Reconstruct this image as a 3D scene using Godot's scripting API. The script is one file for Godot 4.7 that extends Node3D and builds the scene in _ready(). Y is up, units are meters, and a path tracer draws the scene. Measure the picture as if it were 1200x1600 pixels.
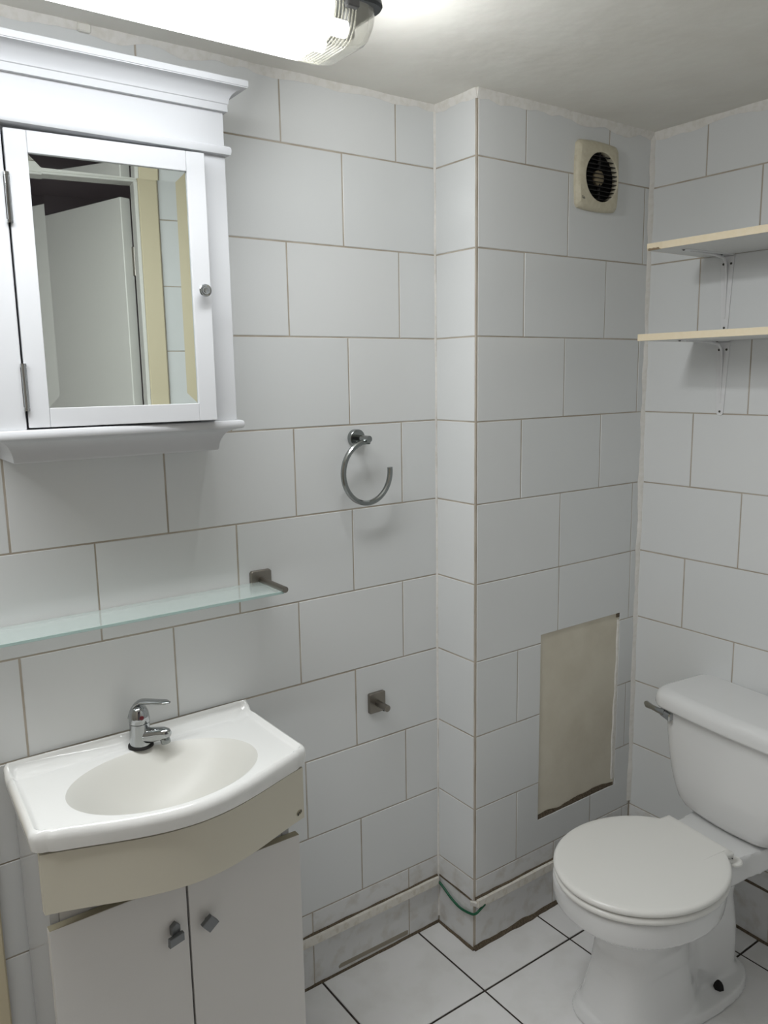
extends Node3D
# A small white-tiled bathroom seen from its doorway. Metres, y up.
# x = 0 is the inner corner between the sink wall (z = 0) and the boxed-in pipe column, z grows towards the viewer.

const COURSE := 0.202
const TILE_W := 0.3048
const Y0 := 2.0246          # height of the highest horizontal joint
const CEIL := 2.168
const COL_Z := 0.1485       # front face of the column
const RIGHT_X := 0.6453     # face of the right wall
const FRONT_Z := 1.33       # face of the wall with the doorway
const LEFT_X := -2.3

var M := {}
var names := {}
var rng := RandomNumberGenerator.new()

# ------------------------------------------------------------------ mesh building
class Geo:
	var t := PackedVector3Array()      # triangles, three corners each
	var mark := 0
	func begin() -> void:
		mark = t.size()
	func tri(a: Vector3, b: Vector3, c: Vector3) -> void:
		t.append(a); t.append(b); t.append(c)
	func quad(a: Vector3, b: Vector3, c: Vector3, d: Vector3) -> void:
		tri(a, b, c); tri(a, c, d)
	func close() -> void:              # turn the closed piece begun last so that its faces look outwards (clockwise)
		var vol := 0.0
		var o: Vector3 = t[mark]
		for i in range(mark, t.size(), 3):
			vol += (t[i] - o).dot((t[i + 1] - o).cross(t[i + 2] - o))
		if vol > 0.0:
			for i in range(mark, t.size(), 3):
				var s: Vector3 = t[i + 1]
				t[i + 1] = t[i + 2]
				t[i + 2] = s
	func loft(rings: Array, caps := true) -> void:
		begin()
		var n: int = rings[0].size()
		for i in rings.size() - 1:
			var p: PackedVector3Array = rings[i]
			var q: PackedVector3Array = rings[i + 1]
			for j in n:
				var k := (j + 1) % n
				if not p[j].is_equal_approx(p[k]):
					tri(p[j], p[k], q[k])
				if not q[j].is_equal_approx(q[k]):
					tri(p[j], q[k], q[j])
		if caps:
			for e in [0, rings.size() - 1]:
				var r: PackedVector3Array = rings[e]
				var c := Vector3.ZERO
				for v in r: c += v
				c /= n
				for j in n:
					if e == 0: tri(c, r[(j + 1) % n], r[j])
					else: tri(c, r[j], r[(j + 1) % n])
		close()
	func box(lo: Vector3, hi: Vector3, b := 0.001) -> void:   # a box with chamfered edges
		b = minf(b, 0.45 * minf(hi.x - lo.x, minf(hi.y - lo.y, hi.z - lo.z)))
		var ring := func(y: float, e: float) -> PackedVector3Array:
			var c := b
			return PackedVector3Array([Vector3(lo.x + e + c, y, lo.z + e), Vector3(hi.x - e - c, y, lo.z + e), Vector3(hi.x - e, y, lo.z + e + c), Vector3(hi.x - e, y, hi.z - e - c),
				Vector3(hi.x - e - c, y, hi.z - e), Vector3(lo.x + e + c, y, hi.z - e), Vector3(lo.x + e, y, hi.z - e - c), Vector3(lo.x + e, y, lo.z + e + c)])
		var flat := b * 0.8
		loft([ring.call(lo.y, flat), ring.call(lo.y + b, 0.0), ring.call(hi.y - b, 0.0), ring.call(hi.y, flat)])
	func tube(pts: Array, radii, seg := 12, squash := Vector2.ONE, up := Vector3.UP) -> void:
		var rings := []
		for i in pts.size():
			var a: Vector3 = pts[maxi(i - 1, 0)]
			var b: Vector3 = pts[mini(i + 1, pts.size() - 1)]
			var d := (b - a).normalized()
			var s := d.cross(up)
			if s.length() < 0.01: s = d.cross(Vector3.RIGHT)
			s = s.normalized()
			var w := s.cross(d).normalized()
			var r: float = radii[i] if radii is Array else radii
			var ring := PackedVector3Array()
			for j in seg:
				var an := TAU * j / seg
				ring.append(pts[i] + s * cos(an) * r * squash.x + w * sin(an) * r * squash.y)
			rings.append(ring)
		loft(rings)
	func lathe(prof: Array, xf: Transform3D, seg := 32) -> void:   # profile of (radius, height) about the local y axis
		var rings := []
		for p in prof:
			var ring := PackedVector3Array()
			for j in seg:
				var an := TAU * j / seg
				ring.append(xf * Vector3(cos(an) * p.x, p.y, sin(an) * p.x))
			rings.append(ring)
		loft(rings)
	func plate(poly: PackedVector2Array, z0: float, z1: float, ch: float, xf := Transform3D.IDENTITY) -> void:   # outline pushed along z, front edge chamfered
		var inner := Geo.inset(poly, ch)
		var a := PackedVector3Array(); var b := PackedVector3Array(); var c := PackedVector3Array()
		for i in poly.size():
			a.append(xf * Vector3(poly[i].x, poly[i].y, z0))
			b.append(xf * Vector3(poly[i].x, poly[i].y, z1 - ch))
			c.append(xf * Vector3(inner[i].x, inner[i].y, z1))
		loft([a, b, c], false)
		mark = t.size()
		var sub := t.size()
		var idx := Geometry2D.triangulate_polygon(poly)
		for k in range(0, idx.size(), 3):
			tri(a[idx[k]], a[idx[k + 1]], a[idx[k + 2]])
		face_to(sub, xf.basis * Vector3(0, 0, -1))
		sub = t.size()
		idx = Geometry2D.triangulate_polygon(inner)
		for k in range(0, idx.size(), 3):
			tri(c[idx[k]], c[idx[k + 1]], c[idx[k + 2]])
		face_to(sub, xf.basis * Vector3(0, 0, 1))
	func face_to(from: int, n: Vector3) -> void:
		for i in range(from, t.size(), 3):
			if (t[i + 1] - t[i]).cross(t[i + 2] - t[i]).dot(n) > 0.0:
				var s: Vector3 = t[i + 1]
				t[i + 1] = t[i + 2]
				t[i + 2] = s
	static func inset(p: PackedVector2Array, d: float) -> PackedVector2Array:
		var area := 0.0
		for i in p.size():
			var q := p[(i + 1) % p.size()]
			area += p[i].x * q.y - q.x * p[i].y
		var sgn := signf(area)
		var out := PackedVector2Array()
		for i in p.size():
			var e0 := (p[i] - p[(i + p.size() - 1) % p.size()]).normalized()
			var e1 := (p[(i + 1) % p.size()] - p[i]).normalized()
			var n0 := Vector2(-e0.y, e0.x) * sgn
			var n1 := Vector2(-e1.y, e1.x) * sgn
			var m := n0 + n1
			m = m / maxf(m.dot(n0), 0.3)
			out.append(p[i] + m * d)
		return out
	func mesh(crease := 38.0) -> ArrayMesh:
		var limit := cos(deg_to_rad(crease))
		var fn := PackedVector3Array()
		var at := {}
		for i in range(0, t.size(), 3):
			var n := (t[i + 2] - t[i]).cross(t[i + 1] - t[i])
			fn.append(n)
			for k in 3:
				var key := Vector3i((t[i + k] * 200000.0).round())
				if not at.has(key): at[key] = PackedInt32Array()
				at[key].append(i / 3)
		var normals := PackedVector3Array()
		normals.resize(t.size())
		for i in t.size():
			var me := fn[i / 3].normalized()
			var sum := Vector3.ZERO
			for f in at[Vector3i((t[i] * 200000.0).round())]:
				if fn[f].normalized().dot(me) > limit: sum += fn[f]
			normals[i] = sum.normalized() if sum.length() > 1e-14 else me
		var arrays := []
		arrays.resize(Mesh.ARRAY_MAX)
		arrays[Mesh.ARRAY_VERTEX] = t
		arrays[Mesh.ARRAY_NORMAL] = normals
		var am := ArrayMesh.new()
		am.add_surface_from_arrays(Mesh.PRIMITIVE_TRIANGLES, arrays)
		return am

func numbered(called: String) -> String:
	if not names.has(called):
		names[called] = 0
		return called
	names[called] += 1
	return "%s_%03d" % [called, names[called]]

func obj(called: String, shape, mat: Material, parent: Node = self, at := Vector3.ZERO) -> MeshInstance3D:
	var o := MeshInstance3D.new()
	o.mesh = shape.mesh() if shape is Geo else shape
	o.material_override = mat
	o.name = numbered(called) if parent == self else called
	parent.add_child(o, true)
	o.position = at
	return o

func thing(called: String, label: String, category: String, at := Vector3.ZERO, group := "") -> Node3D:
	var o := Node3D.new()
	o.name = numbered(called)
	add_child(o)
	o.position = at
	tag(o, label, category, group)
	return o

func tag(o: Node, label: String, category: String, group := "") -> void:
	o.set_meta("label", label)
	o.set_meta("category", category)
	if group: o.set_meta("group", group)

func structure(o: Node, label := "", category := "") -> void:
	o.set_meta("kind", "structure")
	if label: o.set_meta("label", label)
	if category: o.set_meta("category", category)

func box_geo(lo: Vector3, hi: Vector3, b := 0.001) -> Geo:
	var g := Geo.new()
	g.box(lo, hi, b)
	return g

# ------------------------------------------------------------------ materials
func noise_image(seed_: int, freq: float, size := 512, oct := 4) -> Image:
	var n := FastNoiseLite.new()
	n.seed = seed_
	n.noise_type = FastNoiseLite.TYPE_SIMPLEX_SMOOTH
	n.frequency = freq
	n.fractal_octaves = oct
	return n.get_seamless_image(size, size)

func blend_tex(seed_: int, freq: float, ca: Color, cb: Color, lo: float, hi: float, size := 512) -> ImageTexture:
	var src := noise_image(seed_, freq, size, 5)
	var im := Image.create(size, size, false, Image.FORMAT_RGB8)
	for y in size:
		for x in size:
			im.set_pixel(x, y, ca.lerp(cb, clampf((src.get_pixel(x, y).r - lo) / (hi - lo), 0.0, 1.0)))
	return ImageTexture.create_from_image(im)

func bump_tex(seed_: int, freq: float, size := 256) -> ImageTexture:
	var im := noise_image(seed_, freq, size, 4)
	im.convert(Image.FORMAT_RGBA8)
	im.bump_map_to_normal_map(4.0)
	return ImageTexture.create_from_image(im)

func mat(called: String, c: Color, rough: float, metal := 0.0) -> StandardMaterial3D:
	var m := StandardMaterial3D.new()
	m.resource_name = called
	m.albedo_color = c
	m.roughness = rough
	m.metallic = metal
	M[called] = m
	return m

func textured(m: StandardMaterial3D, tex: Texture2D, scale: float, normal: Texture2D = null, nscale := 0.2) -> void:
	m.uv1_triplanar = true
	m.uv1_world_triplanar = true
	m.uv1_scale = Vector3.ONE * scale
	if tex:
		m.albedo_texture = tex
		m.albedo_color = Color.WHITE
	if normal:
		m.normal_enabled = true
		m.normal_texture = normal
		m.normal_scale = nscale

func make_materials() -> void:
	var wavy := bump_tex(5, 0.012)
	var gritty := bump_tex(9, 0.06)
	for i in 3:      # three batches of the same glazed tile
		var c: Color = [Color(0.862, 0.868, 0.866), Color(0.855, 0.862, 0.860), Color(0.867, 0.872, 0.869)][i]
		var m := mat("glazed_tile_%d" % i, c, 0.2)
		textured(m, null, 1.7, wavy, 0.03)
	var md := mat("glazed_tile_soiled", Color.WHITE, 0.28)
	textured(md, blend_tex(21, 0.012, Color(0.86, 0.862, 0.857), Color(0.79, 0.775, 0.75), 0.5, 1.0), 2.6, wavy, 0.03)
	var mg := mat("wall_grout", Color.WHITE, 0.9)
	textured(mg, blend_tex(3, 0.012, Color(0.73, 0.695, 0.645), Color(0.64, 0.60, 0.54), 0.25, 0.85), 1.4, gritty, 0.15)
	var mf := mat("floor_tile", Color.WHITE, 0.3)
	textured(mf, blend_tex(31, 0.01, Color(0.91, 0.908, 0.902), Color(0.88, 0.875, 0.865), 0.4, 1.0), 1.6, wavy, 0.04)
	var mfg := mat("floor_grout", Color.WHITE, 0.95)
	textured(mfg, blend_tex(33, 0.04, Color(0.27, 0.24, 0.22), Color(0.17, 0.15, 0.13), 0.3, 0.8), 3.0)
	var mc := mat("ceiling_paint", Color.WHITE, 0.85)
	textured(mc, blend_tex(41, 0.008, Color(0.905, 0.895, 0.865), Color(0.885, 0.873, 0.84), 0.3, 0.9), 0.9, gritty, 0.05)
	var mp := mat("plaster", Color.WHITE, 0.9)
	textured(mp, blend_tex(43, 0.02, Color(0.90, 0.89, 0.87), Color(0.85, 0.835, 0.80), 0.4, 0.95), 4.0, gritty, 0.15)
	var mgr := mat("grime", Color.WHITE, 0.95)
	textured(mgr, blend_tex(47, 0.05, Color(0.45, 0.40, 0.33), Color(0.30, 0.26, 0.21), 0.3, 0.8), 6.0, gritty, 0.6)
	var mpan := mat("raw_board", Color.WHITE, 0.85)
	textured(mpan, blend_tex(51, 0.007, Color(0.845, 0.82, 0.755), Color(0.80, 0.77, 0.70), 0.2, 1.0), 1.3, gritty, 0.05)
	var mcg := mat("corner_grout", Color.WHITE, 0.95)
	textured(mcg, blend_tex(53, 0.01, Color(0.27, 0.215, 0.175), Color(0.21, 0.165, 0.135), 0.2, 0.9), 1.4)
	mat("white_lacquer", Color(0.815, 0.82, 0.83), 0.36)
	mat("old_mastic", Color(0.60, 0.57, 0.51), 0.85)
	mat("side_paint", Color(0.62, 0.60, 0.56), 0.7)
	mat("lacquer_joint", Color(0.60, 0.60, 0.60), 0.6)
	mat("mirror_silver", Color(0.86, 0.885, 0.875), 0.0, 1.0)
	mat("chrome", Color(0.70, 0.71, 0.715), 0.09, 1.0)
	mat("dark_chrome", Color(0.60, 0.615, 0.61), 0.13, 1.0)
	mat("brushed_steel", Color(0.56, 0.54, 0.51), 0.36, 1.0)
	mat("knob_grey", Color(0.50, 0.51, 0.52), 0.45, 0.6)
	mat("black_rubber", Color(0.10, 0.09, 0.085), 0.7)
	var por := mat("porcelain", Color(0.955, 0.955, 0.945), 0.09)
	por.clearcoat_enabled = true
	por.clearcoat = 0.4
	por.clearcoat_roughness = 0.04
	mat("porcelain_cream", Color(0.865, 0.86, 0.835), 0.42)  # bowl colour: darker, creamier and rougher than the rim
	var wc := mat("toilet_ceramic", Color(0.89, 0.89, 0.885), 0.14)
	wc.clearcoat_enabled = true
	wc.clearcoat = 0.3
	wc.clearcoat_roughness = 0.06
	mat("seat_plastic", Color(0.905, 0.90, 0.88), 0.3)
	mat("fascia_cream", Color(0.85, 0.83, 0.765), 0.42)
	mat("melamine_white", Color(0.87, 0.862, 0.85), 0.3)
	mat("melamine_edge", Color(0.66, 0.63, 0.54), 0.6)
	mat("melamine_gloss", Color(0.80, 0.80, 0.80), 0.1)
	mat("dark_gap", Color(0.08, 0.075, 0.07), 0.9)
	mat("shelf_board", Color(0.86, 0.86, 0.85), 0.5)
	var me := mat("shelf_edge", Color.WHITE, 0.6)
	textured(me, blend_tex(61, 0.03, Color(0.925, 0.87, 0.76), Color(0.91, 0.85, 0.725), 0.2, 1.0), 4.0)
	mat("chipboard", Color(0.55, 0.48, 0.38), 0.9)
	mat("bracket_white", Color(0.87, 0.87, 0.87), 0.4)
	mat("screw", Color(0.30, 0.29, 0.27), 0.4, 0.8)
	var ms := mat("fan_plastic", Color.WHITE, 0.5)
	textured(ms, blend_tex(71, 0.02, Color(0.80, 0.775, 0.69), Color(0.75, 0.715, 0.62), 0.3, 1.0), 5.0)
	var mdu := mat("fan_dust", Color.WHITE, 0.9)
	textured(mdu, blend_tex(73, 0.06, Color(0.20, 0.19, 0.18), Color(0.10, 0.095, 0.09), 0.3, 0.8), 8.0)
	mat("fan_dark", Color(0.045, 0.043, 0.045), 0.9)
	mat("fan_hub", Color(0.55, 0.50, 0.40), 0.7)
	mat("print_black", Color(0.10, 0.10, 0.10), 0.6)
	var mt := mat("trunking_pvc", Color.WHITE, 0.55)
	textured(mt, blend_tex(81, 0.02, Color(0.88, 0.865, 0.83), Color(0.79, 0.76, 0.70), 0.45, 1.0), 4.0)
	mat("green_pvc", Color(0.03, 0.34, 0.22), 0.4)
	mat("cream_paint", Color(0.82, 0.775, 0.66), 0.5)
	mat("door_paint", Color(0.86, 0.855, 0.83), 0.45)
	mat("hall_paint", Color(0.74, 0.71, 0.72), 0.85)
	mat("hall_floor", Color(0.45, 0.40, 0.36), 0.6)
	mat("lamp_housing", Color(0.22, 0.235, 0.25), 0.5)
	mat("lamp_tray", Color(0.88, 0.88, 0.87), 0.5)
	mat("lamp_holder", Color(0.40, 0.40, 0.40), 0.6)
	mat("red_dot", Color(0.36, 0.06, 0.11), 0.35)
	var gl := mat("frosted_glass", Color(0.84, 0.895, 0.88, 0.36), 0.14)
	gl.transparency = BaseMaterial3D.TRANSPARENCY_ALPHA
	mat("glass_edge", Color(0.66, 0.75, 0.73), 0.2)
	var cp := mat("clear_plastic", Color(0.95, 0.94, 0.88, 0.30), 0.12)
	cp.transparency = BaseMaterial3D.TRANSPARENCY_ALPHA
	var glow := mat("lamp_glow", Color(0.95, 0.95, 0.95), 0.5)
	glow.emission_enabled = true
	glow.emission = Color(0.97, 0.985, 1.0)
	glow.emission_energy_multiplier = 2.6

# ------------------------------------------------------------------ tiles
var tile_cache := {}
func tile(parent: Node, poly: PackedVector2Array, xf: Transform3D, m: Material) -> void:
	var base := poly[0]
	var local := PackedVector2Array()
	var key := ""
	for p in poly:
		local.append(p - base)
		key += "%d,%d;" % [roundi((p.x - base.x) * 2000), roundi((p.y - base.y) * 2000)]
	if not tile_cache.has(key):
		var g := Geo.new()
		g.plate(local, -0.006, 0.0, 0.0011)
		tile_cache[key] = g.mesh(20.0)
	var o := MeshInstance3D.new()
	o.mesh = tile_cache[key]
	o.material_override = m
	o.name = "tile"
	parent.add_child(o, true)
	var wob := Basis.from_euler(Vector3(rng.randf_range(-1, 1), rng.randf_range(-1, 1), rng.randf_range(-0.4, 0.4)) * 0.0016)
	o.transform = xf * Transform3D(wob, Vector3(base.x, base.y, rng.randf_range(-0.0003, 0.0003)))

# one wall of running-bond tiles; joint[row] is the place of one vertical joint in that row, hole an opening
func tile_wall(parent: Node, xf: Transform3D, x0: float, x1: float, joint: Array, gap := 0.003, hole := Rect2(), skip := Rect2()) -> void:
	for row in 11:
		var top: float = CEIL - 0.004 if row == 0 else Y0 - COURSE * (row - 1) - gap / 2
		var bot: float = Y0 - COURSE * row + gap / 2
		if row == 10: bot = 0.004
		var j: float = joint[row]
		var first := j - ceilf((j - x0) / TILE_W) * TILE_W
		var cuts := [x0]
		var x := first
		while x < x1 - 0.012:
			if x > x0 + 0.012: cuts.append(x)
			x += TILE_W
		cuts.append(x1)
		for i in cuts.size() - 1:
			var a: float = cuts[i] + (0.0 if i == 0 else gap / 2)
			var b: float = cuts[i + 1] - (0.0 if i == cuts.size() - 2 else gap / 2)
			var m: Material = M["glazed_tile_soiled"] if row == 10 else M["glazed_tile_%d" % rng.randi_range(0, 2)]
			var r := PackedVector2Array([Vector2(a, bot), Vector2(b, bot), Vector2(b, top), Vector2(a, top)])
			if skip.has_area() and skip.encloses(Rect2(a, bot, b - a, top - bot)): continue
			if hole.has_area() and hole.intersects(Rect2(a, bot, b - a, top - bot)):
				var hp := PackedVector2Array([hole.position, Vector2(hole.end.x, hole.position.y), hole.end, Vector2(hole.position.x, hole.end.y)])
				for piece in Geometry2D.clip_polygons(r, hp):
					tile(parent, piece, xf, m)
			else:
				tile(parent, r, xf, m)

# ------------------------------------------------------------------ surface nets, for the toilet's ceramic body
func nets(f: Callable, lo: Vector3, hi: Vector3, cell: float) -> Geo:
	var nx := int((hi.x - lo.x) / cell) + 2
	var ny := int((hi.y - lo.y) / cell) + 2
	var nz := int((hi.z - lo.z) / cell) + 2
	var v := PackedFloat32Array()
	v.resize(nx * ny * nz)
	for i in nx:
		for j in ny:
			for k in nz:
				v[(i * ny + j) * nz + k] = f.call(lo + Vector3(i, j, k) * cell)
	var pt := {}
	for i in nx - 1:
		for j in ny - 1:
			for k in nz - 1:
				var at := (i * ny + j) * nz + k
				var neg := 0
				for c in 8:
					if v[at + (c & 1) * ny * nz + ((c >> 1) & 1) * nz + (c >> 2)] < 0.0: neg += 1
				if neg == 0 or neg == 8: continue
				var sum := Vector3.ZERO
				var n := 0
				for c in 8:
					for ax in 3:
						if c & (1 << ax): continue
						var e := c | (1 << ax)
						var va := v[at + (c & 1) * ny * nz + ((c >> 1) & 1) * nz + (c >> 2)]
						var vb := v[at + (e & 1) * ny * nz + ((e >> 1) & 1) * nz + (e >> 2)]
						if (va < 0.0) == (vb < 0.0): continue
						var p := Vector3(c & 1, (c >> 1) & 1, c >> 2)
						p[ax] += va / (va - vb)
						sum += p
						n += 1
				pt[at] = lo + (Vector3(i, j, k) + sum / n) * cell
	var g := Geo.new()
	g.begin()
	var step := [ny * nz, nz, 1]
	for i in range(1, nx - 1):
		for j in range(1, ny - 1):
			for k in range(1, nz - 1):
				var at := (i * ny + j) * nz + k
				for ax in 3:
					var s0 := v[at] < 0.0
					if s0 == (v[at + step[ax]] < 0.0): continue
					var b: int = step[(ax + 1) % 3]
					var c: int = step[(ax + 2) % 3]
					if not (pt.has(at) and pt.has(at - b) and pt.has(at - c) and pt.has(at - b - c)): continue
					if s0: g.quad(pt[at], pt[at - b], pt[at - b - c], pt[at - c])
					else: g.quad(pt[at], pt[at - c], pt[at - b - c], pt[at - b])
	g.close()
	return g

static func smin(a: float, b: float, k: float) -> float:
	var h := maxf(k - absf(a - b), 0.0) / k
	return minf(a, b) - h * h * k * 0.25

static func along(tab: Array, y: float) -> Vector3:      # tab of [y, Vector3]; Catmull-free linear lookup
	if y <= tab[0][0]: return tab[0][1]
	for i in tab.size() - 1:
		if y <= tab[i + 1][0]:
			return tab[i][1].lerp(tab[i + 1][1], (y - tab[i][0]) / (tab[i + 1][0] - tab[i][0]))
	return tab[-1][1]

func _ready() -> void:
	rng.seed = 20240611
	# ---------------------------------------------------------------- camera
	var cam := Camera3D.new()
	cam.name = "camera"
	cam.fov = 64.837
	cam.near = 0.02
	cam.position = Vector3(-1.31723, 1.53363, 1.59789)
	cam.basis = Basis.from_euler(Vector3(deg_to_rad(-9.6373), deg_to_rad(-35.6959), deg_to_rad(-0.9382)), EULER_ORDER_YXZ)
	add_child(cam)
	cam.current = true
	# ---------------------------------------------------------------- environment: grey background glow added to lighten the hall through an invented opening
	var env := Environment.new()
	env.background_mode = Environment.BG_COLOR
	env.background_color = Color(0.58, 0.56, 0.58)
	env.tonemap_mode = Environment.TONE_MAPPER_LINEAR
	env.tonemap_exposure = 1.95
	env.sdfgi_enabled = true
	env.ssao_enabled = true
	env.ssil_enabled = true
	var we := WorldEnvironment.new()
	we.name = "world"
	we.environment = env
	add_child(we)
	# ---------------------------------------------------------------- light of the fluorescent batten: under it and along both sides
	var tone := Color(0.985, 0.995, 1.0)
	for s in [[Vector3(-1.235, 2.034, 0.446), -64.0, 0.055, 0.50], [Vector3(-1.235, 2.034, 0.378), -84.0, 0.055, 0.13], [Vector3(-1.235, 2.065, 0.503), -15.0, 0.05, 0.14], [Vector3(-1.235, 2.075, 0.321), -170.0, 0.05, 0.02]]:
		var al := AreaLight3D.new()
		al.name = "tube_light"
		al.area_size = Vector2(1.30, s[2])
		al.area_normalize_energy = true
		al.light_energy = s[3]
		al.light_color = tone
		al.shadow_enabled = true
		al.area_range = 8.0
		al.area_attenuation = 2.0
		add_child(al, true)
		al.position = s[0]
		# an area light shines along its own -z
		var a := deg_to_rad(s[1])
		al.basis = Basis.looking_at(Vector3(0, sin(a), cos(a)), Vector3(0, cos(a), -sin(a)))
	# the clear end of the batten shines along the wall
	var el := AreaLight3D.new()
	el.name = "tube_light"
	el.area_size = Vector2(0.11, 0.045)
	el.area_normalize_energy = true
	el.light_energy = 0.10
	el.light_color = tone
	el.shadow_enabled = true
	el.area_range = 8.0
	el.area_attenuation = 2.0
	add_child(el, true)
	el.position = Vector3(-0.507, 2.062, 0.412)
	el.basis = Basis.looking_at(Vector3(1, -0.55, 0), Vector3.UP)
	make_materials()
	build_room()
	print("room done")
	build_lamp()
	build_cabinet()
	build_vanity()
	build_basin()
	build_faucet()
	build_glass_shelf()
	build_towel_ring()
	build_hook()
	build_fan()
	build_shelves()
	build_panel_and_trunking()
	print("toilet")
	build_toilet()
	print("done")

# ------------------------------------------------------------------ the room
func build_room() -> void:
	var back := 0.0010      # grout lies this far behind the tile faces
	# sink wall
	var wa := obj("wall_back", box_geo(Vector3(LEFT_X - 0.12, -0.1, -0.12), Vector3(RIGHT_X + 0.12, CEIL + 0.1, -back), 0.0005), M.wall_grout)
	structure(wa, "white tiled wall behind the washbasin", "wall")
	tile_wall(wa, Transform3D.IDENTITY, LEFT_X, -0.0015, [-0.118, -0.2691, -0.1132, -0.2637, -0.1113, -0.2627, -0.1138, -0.2641, -0.11, -0.2578, -0.1055])
	# boxed-in column; the access panel sits in a recess
	var hole := Rect2(0.2385, 0.2955, 0.3315, 0.5405)
	var cg := Geo.new()
	cg.box(Vector3(back, -0.05, -0.01), Vector3(hole.position.x, CEIL + 0.05, COL_Z - back), 0.0005)
	cg.box(Vector3(hole.end.x, -0.05, -0.01), Vector3(RIGHT_X + 0.02, CEIL + 0.05, COL_Z - back), 0.0005)
	cg.box(Vector3(hole.position.x - 0.001, hole.end.y, -0.01), Vector3(hole.end.x + 0.001, CEIL + 0.05, COL_Z - back), 0.0005)
	cg.box(Vector3(hole.position.x - 0.001, -0.05, -0.01), Vector3(hole.end.x + 0.001, hole.position.y, COL_Z - back), 0.0005)
	var wc := obj("wall_column", cg, M.wall_grout)
	structure(wc, "tiled boxed-in pipe column in the corner", "wall")
	tile_wall(wc, Transform3D(Basis(), Vector3(0, 0, COL_Z)), 0.006, RIGHT_X - 0.004, [0.1592, 0.3114, 0.1581, 0.3085, 0.155, 0.3033, 0.305, 0.1517, 0.305, 0.1547, 0.3049], 0.0026, hole)
	var side := Basis(Vector3(0, 0, 1), Vector3(0, 1, 0), Vector3(-1, 0, 0))
	tile_wall(wc, Transform3D(side, Vector3.ZERO), 0.002, COL_Z - 0.0055, [5, 5, 5, 5, 5, 5, 5, 5, 5, 5, 5].map(func(_n): return 0.002))
	obj("corner_joint", box_geo(Vector3(0.0018, 0.0, COL_Z - 0.009), Vector3(0.008, CEIL, COL_Z - 0.0018), 0.0006), M.corner_grout, wc)
	# right wall
	var wr := obj("wall_right", box_geo(Vector3(RIGHT_X + back, -0.1, -0.12), Vector3(RIGHT_X + 0.12, CEIL + 0.1, FRONT_Z + 0.05), 0.0005), M.wall_grout)
	structure(wr, "white tiled wall behind the toilet", "wall")
	tile_wall(wr, Transform3D(side, Vector3(RIGHT_X, 0, 0)), COL_Z + 0.001, FRONT_Z - 0.001, [0.3115, 0.465, 0.3074, 0.4624, 0.3076, 0.4596, 0.3025, 0.4616, 0.303, 0.46, 0.303])
	# wall with the doorway, seen only in the mirror
	var dl := -1.62
	var dr := -0.575
	var dtop := 2.132
	var fg := Geo.new()
	fg.box(Vector3(dr, -0.1, FRONT_Z + back), Vector3(RIGHT_X + 0.12, CEIL + 0.1, FRONT_Z + 0.05), 0.0005)
	fg.box(Vector3(LEFT_X - 0.12, -0.1, FRONT_Z + back), Vector3(dl, CEIL + 0.1, FRONT_Z + 0.05), 0.0005)
	fg.box(Vector3(dl - 0.001, dtop, FRONT_Z + back), Vector3(dr + 0.001, CEIL + 0.1, FRONT_Z + 0.05), 0.0005)
	var wf := obj("wall_front", fg, M.wall_grout)
	structure(wf, "tiled wall with the doorway, seen in the cabinet mirror", "wall")
	var fb := Basis(Vector3(-1, 0, 0), Vector3(0, 1, 0), Vector3(0, 0, -1))
	tile_wall(wf, Transform3D(fb, Vector3(0, 0, FRONT_Z)), -RIGHT_X, 0.512, [-0.2, -0.048, -0.2, -0.048, -0.2, -0.048, -0.2, -0.048, -0.2, -0.048, -0.2])
	# left wall, out of the picture
	var wl := obj("wall_left", box_geo(Vector3(LEFT_X - 0.12, -0.1, 0), Vector3(LEFT_X, CEIL + 0.1, FRONT_Z + 0.05), 0.0005), M.side_paint)
	structure(wl, "plain wall at the far left of the bathroom", "wall")
	# floor
	var fl := obj("floor", box_geo(Vector3(LEFT_X - 0.12, -0.12, -0.12), Vector3(RIGHT_X + 0.12, -0.002, FRONT_Z + 0.05), 0.0005), M.floor_grout)
	structure(fl, "white square floor tiles with dark joints", "floor")
	var flat := Basis(Vector3(1, 0, 0), Vector3(0, 0, -1), Vector3(0, 1, 0))
	var xs := [LEFT_X, -1.6405, -1.327, -1.014, -0.701, -0.3885, -0.0756, 0.24, 0.5555, RIGHT_X]
	var zs := [0.0, 0.2716, 0.584, 0.8965, 1.209, FRONT_Z + 0.05]
	for i in xs.size() - 1:
		for j in zs.size() - 1:
			var a := Vector2(xs[i] + 0.0028, -(zs[j + 1] - 0.0028))
			var b := Vector2(xs[i + 1] - 0.0028, -(zs[j] + 0.0028))
			var r := PackedVector2Array([a, Vector2(b.x, a.y), b, Vector2(a.x, b.y)])
			var colp := PackedVector2Array([Vector2(0, -COL_Z), Vector2(2, -COL_Z), Vector2(2, 1), Vector2(0, 1)])
			for piece in Geometry2D.clip_polygons(r, colp):
				if absf(area_of(piece)) > 0.0004: tile(fl, piece, Transform3D(flat, Vector3.ZERO), M.floor_tile)
	# ceiling
	var ce := obj("ceiling", box_geo(Vector3(LEFT_X - 0.12, CEIL, -0.12), Vector3(RIGHT_X + 0.12, CEIL + 0.1, FRONT_Z + 0.05), 0.0005), M.ceiling_paint)
	structure(ce, "off-white painted ceiling", "ceiling")
	# uneven plaster beads where wall meets ceiling and in the right-hand corner
	structure(obj("trim_1", bead(Vector3(LEFT_X, CEIL, 0), Vector3(0, CEIL, 0), Vector3(0, -1, 0), Vector3(0, 0, 1), 0.016, 0.005, 3), M.plaster), "uneven plaster bead above the sink wall tiles", "trim")
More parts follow.
